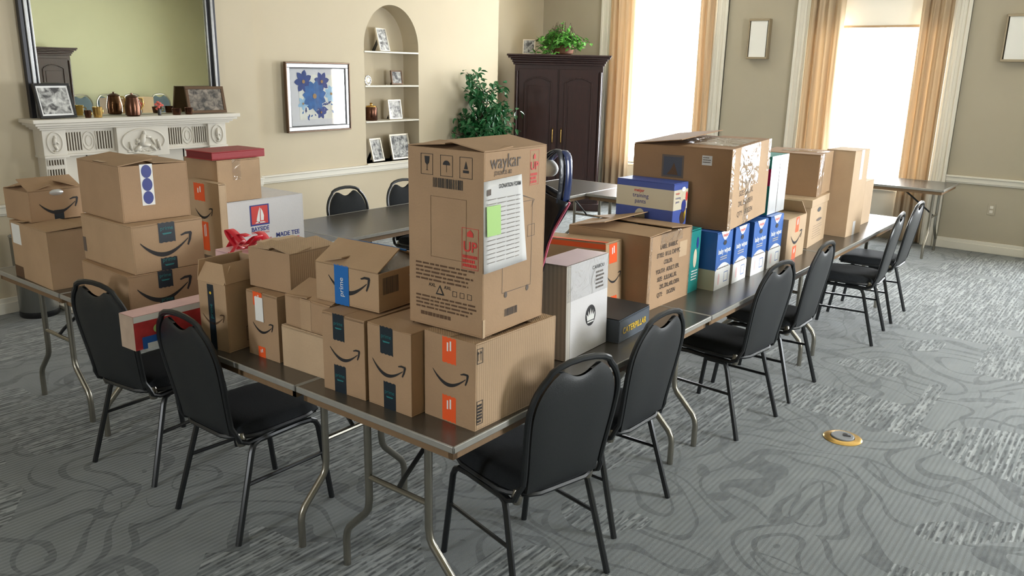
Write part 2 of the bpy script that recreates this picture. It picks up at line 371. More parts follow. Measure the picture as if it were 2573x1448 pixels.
# fireplace wall with the arched niche
NX, ND, NY0, NY1, NZ0, SPR, NTOP = -5.2, .24, 4.385, 5.195, .83, 2.05, 2.49
m = MB(); m.box(NX-.35, NX, -5.2, NY0, 0, CEIL); m.box(NX-.35, NX, NY1, 6.62, 0, CEIL); m.box(NX-.35, NX, NY0, NY1, 0, NZ0)
m.box(NX-.35, NX-ND, NY0, NY1, NZ0, CEIL)
N = 28; cy = (NY0+NY1)/2; ry = (NY1-NY0)/2
az = lambda y: SPR+(NTOP-SPR)*math.sqrt(max(0, 1-((y-cy)/ry)**2))
for i in range(N):
    a0 = -math.pi/2+math.pi*i/N; a1 = -math.pi/2+math.pi*(i+1)/N
    y0, y1 = cy+ry*math.sin(a0), cy+ry*math.sin(a1); z0, z1 = az(y0), az(y1)
    v = [(NX-ND, y0, z0), (NX, y0, z0), (NX, y1, z1), (NX-ND, y1, z1), (NX-ND, y0, CEIL), (NX, y0, CEIL), (NX, y1, CEIL), (NX-ND, y1, CEIL)]
    m.add(v, [(0, 1, 2, 3), (4, 7, 6, 5), (1, 5, 6, 2)])
struct('wall_left', m, WALL)
m = MB(); m.box(-6.15, -5.89, 6.62, WY, 0, CEIL); m.box(-5.89, NX-.35, 6.37, 6.62, 0, CEIL); struct('wall_recess', m, WALL)
m = MB(); m.box(NX, -5.1, .56, 2.97, 0, CEIL); struct('wall_chimney_breast', m, WALL)
m = MB()
for q in ((-5.2, 2.3, 0, CEIL), (3.7, WY, 0, CEIL), (2.3, 3.7, 0, .9), (2.3, 3.7, 2.7, CEIL)): m.box(4.3, 4.5, q[0], q[1], q[2], q[3])
struct('wall_right', m, WALLR)
m = MB()
for q in ((2.2, 2.3, .8, 2.8), (3.7, 3.8, .8, 2.8), (2.3, 3.7, .8, .9), (2.3, 3.7, 2.7, 2.8)): m.box(4.26, 4.34, q[0], q[1], q[2], q[3])
f = struct('window_5', m, TRIM, bevel=.004); g = MB(); g.box(4.395, 4.40, 2.3, 3.7, .9, 2.7); g.build('glass_pane', GLASS, f)  # unseen window, added to light the right-hand sides of the boxes
m = MB()
for q in ((-5.55, -1.1, 0, CEIL), (-.45, 4.5, 0, CEIL), (-1.1, -.45, 0, 1.2), (-1.1, -.45, 2.6, CEIL)): m.box(q[0], q[1], -5.2, -5.0, q[2], q[3])
struct('wall_front', m, WALL)
for k, (a, b) in enumerate(((-1.1, -.45),)):  # unseen window, added to fill the shaded front faces
    m = MB()
    for q in ((a-.1, a, 1.1, 2.7), (b, b+.1, 1.1, 2.7), (a, b, 1.1, 1.2), (a, b, 2.6, 2.7)): m.box(q[0], q[1], -5.06, -4.96, q[2], q[3])
    f = struct('window_%d' % (4+k), m, TRIM, bevel=.004); g = MB(); g.box(a, b, -5.10, -5.095, 1.2, 2.6); g.build('glass_pane', GLASS, f)
def rail(name, segs, z0=.735, z1=.82):
    m = MB()
    for (ax, c, a, b) in segs:
        for (d, p0, p1) in ((.030, z0+.015, z1-.018), (.045, z1-.02, z1), (.018, z0, z0+.02)):
            if ax == 'x': m.box(c, c+d, a, b, p0, p1)
            elif ax == 'y': m.box(a, b, c-d, c, p0, p1)
    struct(name, m, TRIM, bevel=.004)
piers = [(-6.15, -4.87), (-3.01, -2.13), (-.27, .61), (2.47, 4.3)]
rail('trim_1', [('x', NX, 2.97, 6.62), ('x', NX, -5, .56), ('x', -5.1, .56, .93), ('x', -5.1, 2.55, 2.97)])
rail('trim_2', [('y', WY, a, b) for a, b in piers])
def base(name, segs):
    m = MB()
    for (ax, c, a, b) in segs:
        for d, p0, p1 in ((.018, 0, .12), (.028, 0, .085)):
            if ax == 'x': m.box(c, c+d, a, b, p0, p1)
            else: m.box(a, b, c-d, c, p0, p1)
    struct(name, m, TRIM, bevel=.004)
base('baseboard_left', [('x', NX, 2.97, 6.62), ('x', NX, -5, .56), ('x', -5.1, .56, .93), ('x', -5.1, 2.6, 2.97)])
base('baseboard_back', [('y', WY, a, b) for a, b in piers])
# windows
def window(n, a, b):
    m = MB(); w = .17
    for k, (d, i0, i1) in enumerate(((.03, 0, w), (.05, w-.035, w), (.045, 0, .03), (.038, .06, .09))):
        m.box(a-i1, a-i0, WY-d, WY, 0, WZ1+w); m.box(b+i0, b+i1, WY-d, WY, 0, WZ1+w); m.box(a-i1, b+i1, WY-d, WY, WZ1+i0, WZ1+i1)
    m.box(a, b, WY+.03, WY+.08, .12, WZ0); m.box(a, b, WY-.01, WY+.2, WZ0-.03, WZ0)
    f = struct('window_%d' % n, m, TRIM, bevel=.004)
    s = MB(); y0, y1 = WY+.12, WY+.16; f_ = .055
    s.box(a, a+f_, y0, y1, WZ0, WZ1); s.box(b-f_, b, y0, y1, WZ0, WZ1); s.box(a, b, y0, y1, WZ0, WZ0+.07); s.box(a, b, y0, y1, WZ1-f_, WZ1); 
    s.build('window_sash', TRIM, f, bevel=.004)
    g = MB(); g.box(a+f_, b-f_, WY+.138, WY+.142, WZ0+.07, WZ1-f_); g.build('glass_pane', GLASS, f)
    h = MB(); h.box(a+.03, b-.03, WY+.07, WY+.073, 2.42, WZ1-.02); 
    if n != 1: 
        h.build('roller_shade', SHADE, f); r = MB(); r.box(a+.03, b-.03, WY+.062, WY+.08, 2.395, 2.42); r.build('shade_bar', sm('tan_shade_bar', (178, 150, 116), .6), f)
for n, (a, b) in enumerate(WINX): window(n+1, a, b)
def curtain(x0, x1, label, ph):
    y = WY-.085
    def fn(u, v):
        x = x0+(x1-x0)*u; z = .03+2.95*v
        sway = .02*math.sin(v*3+ph)*math.sin(u*3.1)
        return (x+sway, y+.032*math.sin(u*(x1-x0)*62+ph+.5*math.sin(v*2.2+ph))+.012*math.sin(u*41+v*2+ph), z)
    m = MB(); m.grid(fn, 72, 14); o = m.build('curtain', CURT, smooth=True, solid=.0015); tag(o, label, 'curtain', 'gold window curtains')
curtain(-4.71, -4.30, 'gold curtain hanging between the dark armoire and the first window', 0)
curtain(-3.38, -3.16, 'narrow gold curtain at the right side of the window nearest the armoire', 1.3)
curtain(-1.97, -1.57, 'gold curtain at the left side of the window behind the folding table', 2.1)
curtain(-.75, -.43, 'gold curtain at the right side of the window behind the folding table', 3.3)
curtain(.80, 1.10, 'gold curtain at the left side of the third window', 4.0)
curtain(1.98, 2.28, 'gold curtain at the right side of the third window', 5.0)
for (a, b), which in zip(WINX, ('nearest the armoire', 'behind the folding table', 'furthest from the armoire')):
    m = MB(); m.tube([(a-.1, WY-.085, 3.0), (b+.1, WY-.085, 3.0)], .012); o = m.build('curtain_rod', BRASS, smooth=True); tag(o, 'brass curtain rod over the window '+which, 'curtain rod')

# sconces and outlet
def sconce(x, label):
    e = empty('wall_sconce', (x, WY, 2.27), 0, label, 'wall lamp', 'rectangular wall sconces')
    m = MB(); m.box(-.105, .105, -.085, -.075, -.215, .215); m.box(-.105, -.1, -.08, 0, -.215, .215); m.box(.1, .105, -.08, 0, -.215, .215); m.build('diffuser', FROST, e, bevel=.003)
    m = MB()
    for s in (-1, 1):
        m.box(s*.124-.008, s*.124+.008, -.09, -.005, -.235, .235); m.box(-.13, .13, -.095, -.005, s*.225-.013, s*.225+.013)
    m.box(-.11, .11, -.012, 0, -.22, .22)
    m.build('sconce_frame', sm('pale_bronze', (156, 142, 118), .45, .4), e, bevel=.003)
sconce(-2.57, 'rectangular wall sconce between the two windows'); sconce(.205, 'rectangular wall sconce cut by the right edge of the photo')
e = empty('power_outlet', (.22, WY, .48), 0, 'beige electrical outlet low on the window wall', 'outlet')
m = MB(); m.box(-.038, .038, -.006, 0, -.06, .06); m.build('cover_plate', WALLW, e, bevel=.002)
m = MB(); m.box(-.017, .017, -.009, -.005, .008, .04); m.box(-.017, .017, -.009, -.005, -.04, -.008); m.build('socket', TRIM, e, bevel=.002)

# floor box
e = empty('floor_outlet', (.475, 2.565, 0), R(20), 'round brass floor outlet set in the carpet right of the chairs', 'floor outlet')
m = MB(); m.lathe([(.098, 0), (.098, .003), (.088, .008), (.062, .010), (.060, .0)], seg=40); m.build('brass_ring', BRASS, e, smooth=True)
m = MB(); m.lathe([(.058, .004), (.058, .014), (.054, .017), (.01, .017)], seg=36); m.build('cover', sm('grey_plastic_cover', (120, 122, 124), .5), e, smooth=True)
m = MB(); m.lathe([(.012, .016), (.012, .0205), (.004, .0205)], (.012, .012, 0), seg=16); m.box(.0, .038, -.01, .004, .016, .0205); m.build('socket_slot', INK, e)

# ------------------------------------------------------------------ folding tables
def make_table():
    # local: length along Y from 0 to L, width along X from -w to 0, near end at y=0
    L, w, h = 1.829, .762, .75
    e = empty('folding_table', (0, 0, 0), 0, 'dark topped folding table', 'folding table', 'folding tables set in a rectangle')
    m = MB(); m.box(-w+.006, -.006, .006, L-.006, h-.022, h); m.build('tabletop', LAMINATE, e, bevel=.002)
    m = MB()
    for a in ((-w, -w+.008, 0, L), (-.008, 0, 0, L), (-w, 0, 0, .008), (-w, 0, L-.008, L)): m.box(*a, h-.022, h+.0015)
    m.build('edge_band', EDGE, e, bevel=.003)
    m = MB(); m.box(-w+.05, -.05, .05, L-.05, h-.028, h-.022)
    for a in ((-w+.02, -w+.04, .02, L-.02), (-.04, -.02, .02, L-.02), (-w+.02, -.02, .02, .04), (-w+.02, -.02, L-.04, L-.02)): m.box(*a, h-.055, h-.022)
    m.build('skirt', PLY, e)
    for (y, d) in ((.13, 1), (L-.13, -1)):
        cx = -w/2
        for s in (-1, 1):
            x0, x1 = cx+s*.150, cx+s*.285
            m = MB(); m.tube([(x0, y, h-.03), (x0, y, .33), (x0+s*.006, y, .29), (x0+s*.02, y, .265), (x1-s*.02, y, .17), (x1-s*.006, y, .145), (x1, y, .115), (x1, y, .0)], .0145, 12)
            m.build('leg', CHROME, e, smooth=True)
        m = MB(); m.tube([(cx-.15, y, .42), (cx+.15, y, .42)], .011); m.build('crossbar', CHROME, e, smooth=True)
        m = MB(); m.tube([(cx-.19, y, h-.045), (cx+.19, y, h-.045)], .012); m.build('hinge_bar', CHROME, e, smooth=True)
        m = MB(); m.tube([(cx, y, .42), (cx, y+d*.03, .45), (cx, y+d*.36, h-.05)], .009); m.tube([(cx-.09, y+d*.36, h-.045), (cx+.09, y+d*.36, h-.045)], .009); m.build('brace', BLACKMETAL, e, smooth=True)
    return e
T0 = make_table(); T0['label'] = 'folding table at the near corner, under the tall carton and orange-taped box'
GT = 'folding tables set in a rectangle'
dup(T0, (0, 1.83, 0), 0, 'middle folding table of the long right-hand run, under the baby wipes boxes', GT)
dup(T0, (0, 3.66, 0), 0, 'last folding table of the right-hand run, empty at its window end', GT)
dup(T0, (-.765, .762, 0), R(90), 'folding table across the near side, reaching to the left edge of the photo', GT)
dup(T0, (-2.597, 0, 0), 0, 'folding table at the left corner, under the crumpled boxes', GT)
dup(T0, (-2.597, 1.83, 0), 0, 'bare folding table in the middle of the run nearest the fireplace wall', GT)
dup(T0, (-2.597, 3.66, 0), 0, 'bare folding table at the armoire end of the run nearest the fireplace wall', GT)
dup(T0, (-.765, 5.49, 0), R(90), 'folding table closing the far side of the rectangle, behind the navy bag', GT)
dup(T0, (-.11, 8.345, 0), R(90), 'folding table standing alone in front of the bright window', GT)

# ------------------------------------------------------------------ banquet chairs (origin on the floor, facing +y)
def rr(t): return t*t*(3-2*t)
def back_half_width(v):       # v 0 at the bottom, 1 at the top
    if v < .62: return .175+.022*rr(v/.62)
    t = (v-.62)/.38
    return .197*math.sqrt(max(0, 1-t**2.3))*(1-.05*t)+.0
def back_y(z): return -.205-.085*((z-.44)/.5)**1.0
def make_chair(fab, vin, metal, label, group):
    e = empty('banquet_chair', (0, 0, 0), 0, label, 'chair', group)
    # seat cushion
    def top(u, v, z0, dome):
        x = (u-.5)*2; y = (v-.5)*2
        w = .205*(1-.06*max(0, -y)); k = (1-abs(x)**5)*(1-abs(y)**5)
        px = w*x*(1-.10*abs(y)**4); py = .225*y*(1-.12*abs(x)**4)+.01
        return (px, py, z0+dome*max(0, k)**.35)
    m = MB(); m.grid(lambda u, v: top(u, v, .435, .055), 18, 18)
    n0 = len(m.v); m.grid(lambda u, v: top(1-u, v, .430, -.012), 18, 18); m.build('seat', fab, e, smooth=True, angle=80)
    m = MB(); ring = []
    for k in range(40):
        a = 2*math.pi*k/40; c, s = math.cos(a), math.sin(a); q = 1/max(abs(c), abs(s)); ln = min(q, 1.16)
        ring.append((.203*c*ln, .222*s*ln+.01, .432))
    m.tube(ring, .010, 6, closed=True); m.build('seat_piping', vin, e, smooth=True)
    # backrest: padded slab following the tear-drop outline, dipped at the top for the hand hole
    def bk(u, v, side):
        z = .445+v*.475; hw = back_half_width(min(v*.985, 1))*.955-.004
        x = (u*2-1)*hw
        dip = .050*max(0, 1-(x/.078)**2)**.8*(v**7)
        z -= dip
        puff = (1-abs(u*2-1)**4)*(1-abs(v*2-1)**6)*(.016 if side > 0 else .010)
        return (x, back_y(z)+side*(.006+puff), z)
    m = MB(); m.grid(lambda u, v: bk(1-u, v, 1), 24, 26); m.build('backrest', fab, e, smooth=True, angle=80)
    m = MB(); m.grid(lambda u, v: bk(u, v, -1), 24, 26)
    bot = [bk(i/14, 0, 1) for i in range(15)]+[bk(1-i/14, 0, -1) for i in range(15)]; m.add(bot, [tuple(range(30))])
    for s in (0, 1):
        for j in range(22):
            m.add([bk(s, j/22, 1), bk(s, (j+1)/22, 1), bk(s, (j+1)/22, -1), bk(s, j/22, -1)], [(0, 1, 2, 3)])
    m.build('back_panel', vin, e, smooth=True, angle=70)
    path = []
    def side(s):
        o = [(s*.182, -.02, .418), (s*.190, -.10, .408), (s*.196, -.155, .408), (s*.198, -.19, .425), (s*.196, -.205, .46)]
        for i in range(1, 19):
            v = i/20; z = .46+v*.478; o.append((s*(back_half_width(v)+.006), back_y(z), z))
        return o
    L = side(-1); Rr_ = side(1)[::-1]
    mid = []
    for i in range(1, 8):
        a = math.pi*(1-i/8); x = (back_half_width(.9)+.006)*math.cos(a); z = .46+.9*.478+.044*math.sin(a); mid.append((x, back_y(z), z))
    m = MB(); m.tube(L+mid+Rr_, .0125, 8, flat=.8); m.build('back_frame', metal, e, smooth=True)
    for s in (-1, 1):
        m = MB(); m.tube([(s*.19, -.10, .40), (s*.192, .10, .405), (s*.192, .155, .40)], .0125, 8); m.build('side_rail', metal, e, smooth=True)
        m = MB(); m.tube([(s*.192, .155, .40), (s*.193, .18, .388), (s*.194, .195, .36), (s*.205, .245, 0)], .0125, 8); m.build('leg', metal, e, smooth=True)
        m = MB(); m.tube([(s*.19, -.10, .40), (s*.192, -.125, .39), (s*.196, -.140, .36), (s*.222, -.245, 0)], .0125, 8); m.build('leg', metal, e, smooth=True)
        m = MB(); m.tube([(s*.199, .215, .23), (s*.208, -.178, .235)], .008, 6); m.build('stretcher', metal, e, smooth=True)
    m = MB(); m.tube([(-.19, .12, .40), (.19, .12, .40)], .010, 6); m.tube([(-.19, -.07, .40), (.19, -.07, .40)], .010, 6); m.box(-.18, .18, -.18, .2, .418, .428); m.build('seat_frame', metal, e)
    for s in (-1, 1):
        m = MB(); m.lathe([(.016, -.03), (.021, -.01), (.021, .01), (.012, .026)], (s*.168, -.165, .422), 12); m.build('stacking_bumper', CHROME, e, smooth=True)
    return e
GR = 'chairs along the right-hand tables'
chair = make_chair(FABRIC, VINYL, BLACKMETAL, 'nearest banquet chair of the right-hand row, beside the near table corner', GR)
chair.location = (-.15, .57, 0); chair.rotation_euler = (0, 0, R(76))
for x, y, rz, lab in [(-.20, 1.18, 88, 'second banquet chair of the right-hand row, in front of the crown-marked box'),
                      (-.17, 2.41, 84, 'third banquet chair of the right-hand row, below the baby wipes boxes'),
                      (-.16, 3.07, 90, 'fourth banquet chair of the right-hand row, below the banker box'),
                      (-.095, 4.48, 94, 'fifth banquet chair of the right-hand row, with pale window glare on its back'),
                      (-.12, 5.17, 91, 'last banquet chair of the right-hand row, nearest the window')]:
    dup(chair, (x, y, 0), R(rz), lab, GR)
dup(chair, (-2.04, .185, 0), R(7), 'black banquet chair at the near-side table, in front of the tall stack of three cartons', 'chairs along the near-side table')
dup(chair, (-1.315, .18, 0), R(0), 'black banquet chair at the near-side table, in front of the tall narrow taped box', 'chairs along the near-side table')
dup(chair, (-3.165, 2.57, 0), R(-90), 'banquet chair below the blue flower picture', 'chairs along the fireplace-side tables')
dup(chair, (-3.175, 3.21, 0), R(-90), 'banquet chair partly hidden behind the tall carton', 'chairs along the fireplace-side tables')
# stacked chairs that show in the mirror
gchair = make_chair(GREYFAB, GREYFAB, CHROME, 'slate chair stacked by the right wall, seen in the mirror', 'stacked chairs seen in the mirror')
for i, y in enumerate((5.55, 6.03, 6.52, 7.08)):
    for k in range(4):
        loc = (3.72-.012*k, y, .098*k)
        if i == 0 and k == 0: gchair.location = loc; gchair.rotation_euler = (0, 0, R(90)); continue
        dup(gchair, loc, R(90), 'slate chair stacked by the right wall, seen in the mirror', 'stacked chairs seen in the mirror')

# ------------------------------------------------------------------ cartons
class Carton:
    def __init__(s, name, label, x, y, yaw, w, d, h, z, mat=CARD, cat='box', group=None, flaps=(0, 0, 0, 0), lid=True, rot=None, t=.005, bevel=.003):
        a = R(yaw); ca, sa = math.cos(a), math.sin(a)
        cx = x+ca*(-w/2)-sa*(d/2); cy_ = y+sa*(-w/2)+ca*(d/2)
        s.w, s.d, s.h = w, d, h; s.mat = mat; s.n = 0
        s.e = empty(name, (cx, cy_, z), a, label, cat, group)
        if rot: s.e.rotation_euler = (rot[0], rot[1], a)
        W2, D2 = w/2, d/2; m = MB()
        m.box(-W2, W2, -D2, D2, 0, t); m.box(-W2, W2, -D2, -D2+t, t, h-t); m.box(-W2, W2, D2-t, D2, t, h-t); m.box(-W2, -W2+t, -D2+t, D2-t, t, h-t); m.box(W2-t, W2, -D2+t, D2-t, t, h-t)
        s.body = m.build('body', mat, s.e, bevel=bevel*.4)
        if lid: s.lid(flaps)
    def flap(s, side, ang, ln, zoff=0, curl=0.0, mat=None):
        W2, D2, t = s.w/2, s.d/2, .004; a = R(ang); N = 6
        half = (W2 if side in 'fb' else D2)-.002
        z0 = s.h-t-zoff
        def P(u, v, k):
            q = v*ln; aa = a+curl*v; off = q*math.cos((a+aa)/2); up = q*math.sin((a+aa)/2)
            nrm = (-math.sin(aa), math.cos(aa)); off += nrm[0]*k*t; up += nrm[1]*k*t
            x = (u*2-1)*half*(1-.01*v)
            if side == 'f': return (x, -D2+off, z0+up)
            if side == 'b': return (-x, D2-off, z0+up)
            if side == 'l': return (-W2+off, -x, z0+up)
            return (W2-off, x, z0+up)
        m = MB(); m.grid(lambda u, v: P(u, v, 1), 4, N); m.grid(lambda u, v: P(1-u, v, 0), 4, N)
        for i in range(N):
            for u in (0, 1): m.add([P(u, i/N, 0), P(u, (i+1)/N, 0), P(u, (i+1)/N, 1), P(u, i/N, 1)], [(0, 1, 2, 3) if u == 0 else (3, 2, 1, 0)])
        m.add([P(0, 1, 0), P(1, 1, 0), P(1, 1, 1), P(0, 1, 1)], [(0, 1, 2, 3)]); m.add([P(0, 0, 0), P(0, 0, 1), P(1, 0, 1), P(1, 0, 0)], [(0, 1, 2, 3)])
        return m.build('flap', mat or s.mat, s.e)
    def lid(s, fl):
        major = 'fb' if s.w >= s.d else 'lr'
        ln = min(s.w, s.d)/2-.001
        for k, sd in enumerate('fblr'):
            a = fl[k]
            if a is None: continue
            s.flap(sd, a, ln if (sd in major or True) else ln, 0 if sd in major else .0045)
    def frame(s, face, e=.0012):
        W2, D2 = s.w/2, s.d/2
        return {'F': ((-W2, -D2-e, 0), (1, 0, 0), (0, 0, 1), (0, -1, 0)), 'R': ((W2+e, -D2, 0), (0, 1, 0), (0, 0, 1), (1, 0, 0)),
                'L': ((-W2-e, D2, 0), (0, -1, 0), (0, 0, 1), (-1, 0, 0)), 'B': ((W2, D2+e, 0), (-1, 0, 0), (0, 0, 1), (0, 1, 0)),
                'T': ((-W2, -D2, s.h+e), (1, 0, 0), (0, 1, 0), (0, 0, 1))}[face]
    def put(s, face, polys, mat, name, lvl=1, label=None, verts=None):
        o, a, b, n = [Vector(q) for q in s.frame(face, .0008*lvl)]
        m = MB()
        if verts is not None: m.add([o+a*p[0]+b*p[1] for p in verts], polys)
        else:
            for poly in polys: m.add([o+a*p[0]+b*p[1] for p in poly], [tuple(range(len(poly)))])
        ob = m.build(name, mat, s.e)
        if label: ob['label'] = label
        return ob
    def rect(s, face, s0, s1, t0, t1, mat, name='packing_tape', lvl=1, label=None, jag=0):
        if jag:
            n = 7; top = [(s1-(s1-s0)*i/n, t1+(jag if i % 2 else 0)) for i in range(n+1)]; bot = [(s0+(s1-s0)*i/n, t0-(jag if i % 2 else 0)) for i in range(n+1)]
            return s.put(face, [bot+top], mat, name, lvl, label)
        return s.put(face, [[(s0, t0), (s1, t0), (s1, t1), (s0, t1)]], mat, name, lvl, label)
    def smile(s, face, cx, cy, wd, mat=INK, lvl=1.6, rot=0):
        N = 18; up = []; lo = []
        for i in range(N+1):
            u = i/N; x = -.5+.93*u; y = .10-.27*math.sin(math.pi*min(1, u*.93)**.9)+.03*u
            th = .012+.040*math.sin(math.pi*u**.8)
            up.append((x, y+th*.6)); lo.append((x, y-th))
        polys = [up+lo[::-1]]
        ex, ey = up[-1][0], up[-1][1]
        head = [(ex-.15, ey+.07), (ex-.05, ey+.115), (ex+.065, ey+.115), (ex+.085, ey+.08), (ex+.055, ey-.04), (ex, ey-.15), (ex-.025, ey-.13), (ex+.015, ey-.02), (ex+.025, ey+.07), (ex-.05, ey+.07), (ex-.13, ey+.05)]
        polys.append(head)
        c, q = math.cos(R(rot)), math.sin(R(rot))
        polys = [[(cx+wd*(c*p[0]-q*p[1]), cy+wd*(q*p[0]+c*p[1])) for p in P] for P in polys]
        return s.put(face, polys, mat, 'curved_arrow_print', lvl)
    def text(s, face, body, cx, cy, size, mat=INK, rot=0, lvl=2.2, bold=False, sx=1.0, name='printed_lettering'):
        v, f = text_geo(body, bold); c, q = math.cos(R(rot)), math.sin(R(rot))
        vs = [(cx+size*(c*p[0]*sx-q*p[1]), cy+size*(q*p[0]*sx+c*p[1])) for p in v]
        return s.put(face, f, mat, name, lvl, verts=vs)
    def bars(s, face, x0, x1, y0, y1, n, mat=BINK, th=.4, lvl=1.4, name='fine_print'):
        rnd = random.Random(int(x0*1e4)+n); P = []; st = (y1-y0)/n
        for i in range(n):
            x = x0; yy = y1-(i+.5)*st; end = x1-(x1-x0)*rnd.random()*.25
            while x < end:
                l = (x1-x0)*(.04+.10*rnd.random()); P.append([(x, yy-st*th/2), (min(x+l, end), yy-st*th/2), (min(x+l, end), yy+st*th/2), (x, yy+st*th/2)]); x += l+(x1-x0)*.02
        return s.put(face, P, mat, name, lvl)
    def barcode(s, face, x0, x1, y0, y1, mat=INK):
        rnd = random.Random(3); x = x0; P = []
        while x < x1:
            l = (x1-x0)*(.01+.025*rnd.random()); P.append([(x, y0), (x+l, y0), (x+l, y1), (x, y1)]); x += l+(x1-x0)*(.012+.02*rnd.random())
        return s.put(face, P, mat, 'barcode', 1.6)
    def outline(s, face, x0, x1, y0, y1, th, mat, name='printed_outline'):
        return s.put(face, [[(x0, y0), (x1, y0), (x1, y0+th), (x0, y0+th)], [(x0, y1-th), (x1, y1-th), (x1, y1), (x0, y1)], [(x0, y0), (x0+th, y0), (x0+th, y1), (x0, y1)], [(x1-th, y0), (x1, y0), (x1, y1), (x1-th, y1)]], mat, name, 1.4)
    def ellipse(s, face, cx, cy, rx, ry, mat, name='printed_mark', lvl=1.6, n=28):
        return s.put(face, [[(cx+rx*math.cos(2*math.pi*i/n), cy+ry*math.sin(2*math.pi*i/n)) for i in range(n)]], mat, name, lvl)
    def film(s, name='clear_tape', faces=()):
        for f, a0, a1, b0, b1 in faces: s.rect(f, a0, a1, b0, b1, FILM, name, 4)
def prime(c, face, x0, x1, y0, y1, text='prime', dark=True):
    c.rect(face, x0, x1, y0, y1, PRIME, 'paper_tape', 1, 'black paper tape with teal lettering', jag=.003)
    w = x1-x0; c.text(face, text, (x0+x1)/2, (y0+y1)/2+w*.25, w*.34, TEAL); 
    c.put(face, [[((x0+x1)/2-w*.30, (y0+y1)/2-w*.02), ((x0+x1)/2+w*.30, (y0+y1)/2-w*.02), ((x0+x1)/2+w*.24, (y0+y1)/2-w*.10), ((x0+x1)/2-w*.22, (y0+y1)/2-w*.12)]], TEAL, 'tape_print', 2)
def otape(c, face, x0, x1, y0, y1):
    c.rect(face, x0, x1, y0, y1, ORANGE, 'paper_tape', 1, 'orange paper tape', jag=.003)
    w = x1-x0; mx = (x0+x1)/2
    c.put(face, [[(mx-w*.16, (y0+y1)/2-w*.05), (mx-w*.05, (y0+y1)/2-w*.05), (mx-w*.05, y1-w*.25), (mx-w*.16, y1-w*.25)], [(mx+w*.05, (y0+y1)/2), (mx+w*.16, (y0+y1)/2), (mx+w*.16, y1-w*.15), (mx+w*.05, y1-w*.15)]], WHITE, 'tape_print', 2)

# --- near corner: orange-taped ribbed box, tall carton on top
A = Carton('cardboard_box', 'ribbed carton with orange tape under the tall carton at the table corner', -.026, .130, -1, .222, .42, .293, .75, CARDR, flaps=(0, 0, 0, -14))
A.rect('F', 0, .222, 0, .293, CARD, 'front_panel', .6, 'plain brown cardboard front')
otape(A, 'F', .080, .140, .205, .288); otape(A, 'F', .080, .140, .005, .09); A.smile('F', .115, .155, .155)
A.outline('R', .006, .034, .225, .275, .002, INK); A.put('R', [[(.011, .235), (.013, .235), (.013, .262), (.011, .262)], [(.008, .258), (.016, .258), (.012, .268)], [(.023, .235), (.025, .235), (.025, .262), (.023, .262)], [(.020, .258), (.028, .258), (.024, .268)]], INK, 'printed_arrows', 2)
A.outline('R', .006, .036, .02, .10, .002, INK); A.bars('R', .009, .033, .025, .09, 6, INK, .7)
Bx = Carton('cardboard_box', 'tall carton with a donation form taped to it, the highest on the near corner', -.040, .176, 2, .305, .335, .583, 1.047, CARD, flaps=(4, 0, 5, 9))
for k, x in enumerate((.055, .135, .212)):
    Bx.outline('F', x, x+.05, .495, .560, .0015, INK)
    if k == 0: Bx.put('F', [[(x+.016, .552), (x+.036, .552), (x+.034, .532), (x+.027, .525), (x+.027, .510), (x+.032, .508), (x+.020, .508), (x+.025, .510), (x+.025, .525), (x+.018, .532)]], INK, 'printed_glass_symbol', 2)
    if k == 1: Bx.put('F', [[(x+.025+.014*math.cos(math.pi*i/10), .530+.014*math.sin(math.pi*i/10)) for i in range(11)], [(x+.0245, .530), (x+.0258, .530), (x+.0258, .508), (x+.0245, .508)]], INK, 'printed_umbrella_symbol', 2)
    if k == 2: Bx.put('F', [[(x+.014, .512), (x+.036, .512), (x+.036, .520), (x+.014, .520)], [(x+.018, .524), (x+.032, .524), (x+.025, .548)]], INK, 'printed_stack_symbol', 2)
Bx.barcode('F', .105, .225, .458, .488)
Bx.text('F', 'UP', .255, .285, .045, REDINK, bold=True); Bx.put('F', [[(.243, .318), (.267, .318), (.267, .330), (.255, .340), (.243, .330)]], REDINK, 'printed_arrow', 2); Bx.outline('F', .222, .288, .215, .345, .0015, REDINK); Bx.bars('F', .226, .284, .220, .262, 3, REDINK, .7)
Bx.bars('F', .03, .285, .150, .215, 5, BINK, .45); Bx.bars('F', .03, .285, .055, .105, 4, BINK, .45); Bx.bars('F', .05, .20, .030, .05, 1, BINK, .6)
Bx.text('F', 'AXL', .10, .140, .016, INK); Bx.text('F', 'AXL', .165, .140, .016, INK)
Bx.put('F', [[(.115, .112), (.151, .112), (.133, .145)]], INK, 'printed_triangle', 2); Bx.put('F', [[(.122, .117), (.144, .117), (.133, .137)]], CARD, 'printed_triangle_inside', 2.6)
for x in (.185, .215, .245): Bx.outline('F', x, x+.018, .116, .134, .0015, INK)
Bx.outline('F', .095, .24, .235, .43, .001, BINK)
Bx.text('R', 'waykar', .108, .545, .062, GINK, sx=.88); Bx.text('R', 'JD026CE-80', .095, .512, .018, SIZEINK)
Bx.text('R', 'UP', .264, .518, .036, REDINK, bold=True); Bx.put('R', [[(.258, .541), (.270, .541), (.270, .551), (.264, .559), (.258, .551)]], REDINK, 'printed_arrow', 2); Bx.outline('R', .240, .290, .458, .570, .001, REDINK); Bx.bars('R', .244, .286, .462, .498, 3, REDINK, .7)
Bx.outline('R', .10, .26, .125, .41, .0015, GINK); Bx.outline('R', .235, .275, .29, .33, .0015, GINK); Bx.put('R', [[(.19, .435), (.27, .41), (.25, .385), (.251, .388), (.267, .41), (.19, .431)]], GINK, 'printed_outline', 2)
Bx.ellipse('R', .12, .118, .008, .010, GINK); Bx.ellipse('R', .24, .118, .008, .010, GINK)
Bx.barcode('R', .115, .185, .045, .070); Bx.rect('R', 0, .012, 0, .06, CARDP, 'corner_tape', 3)
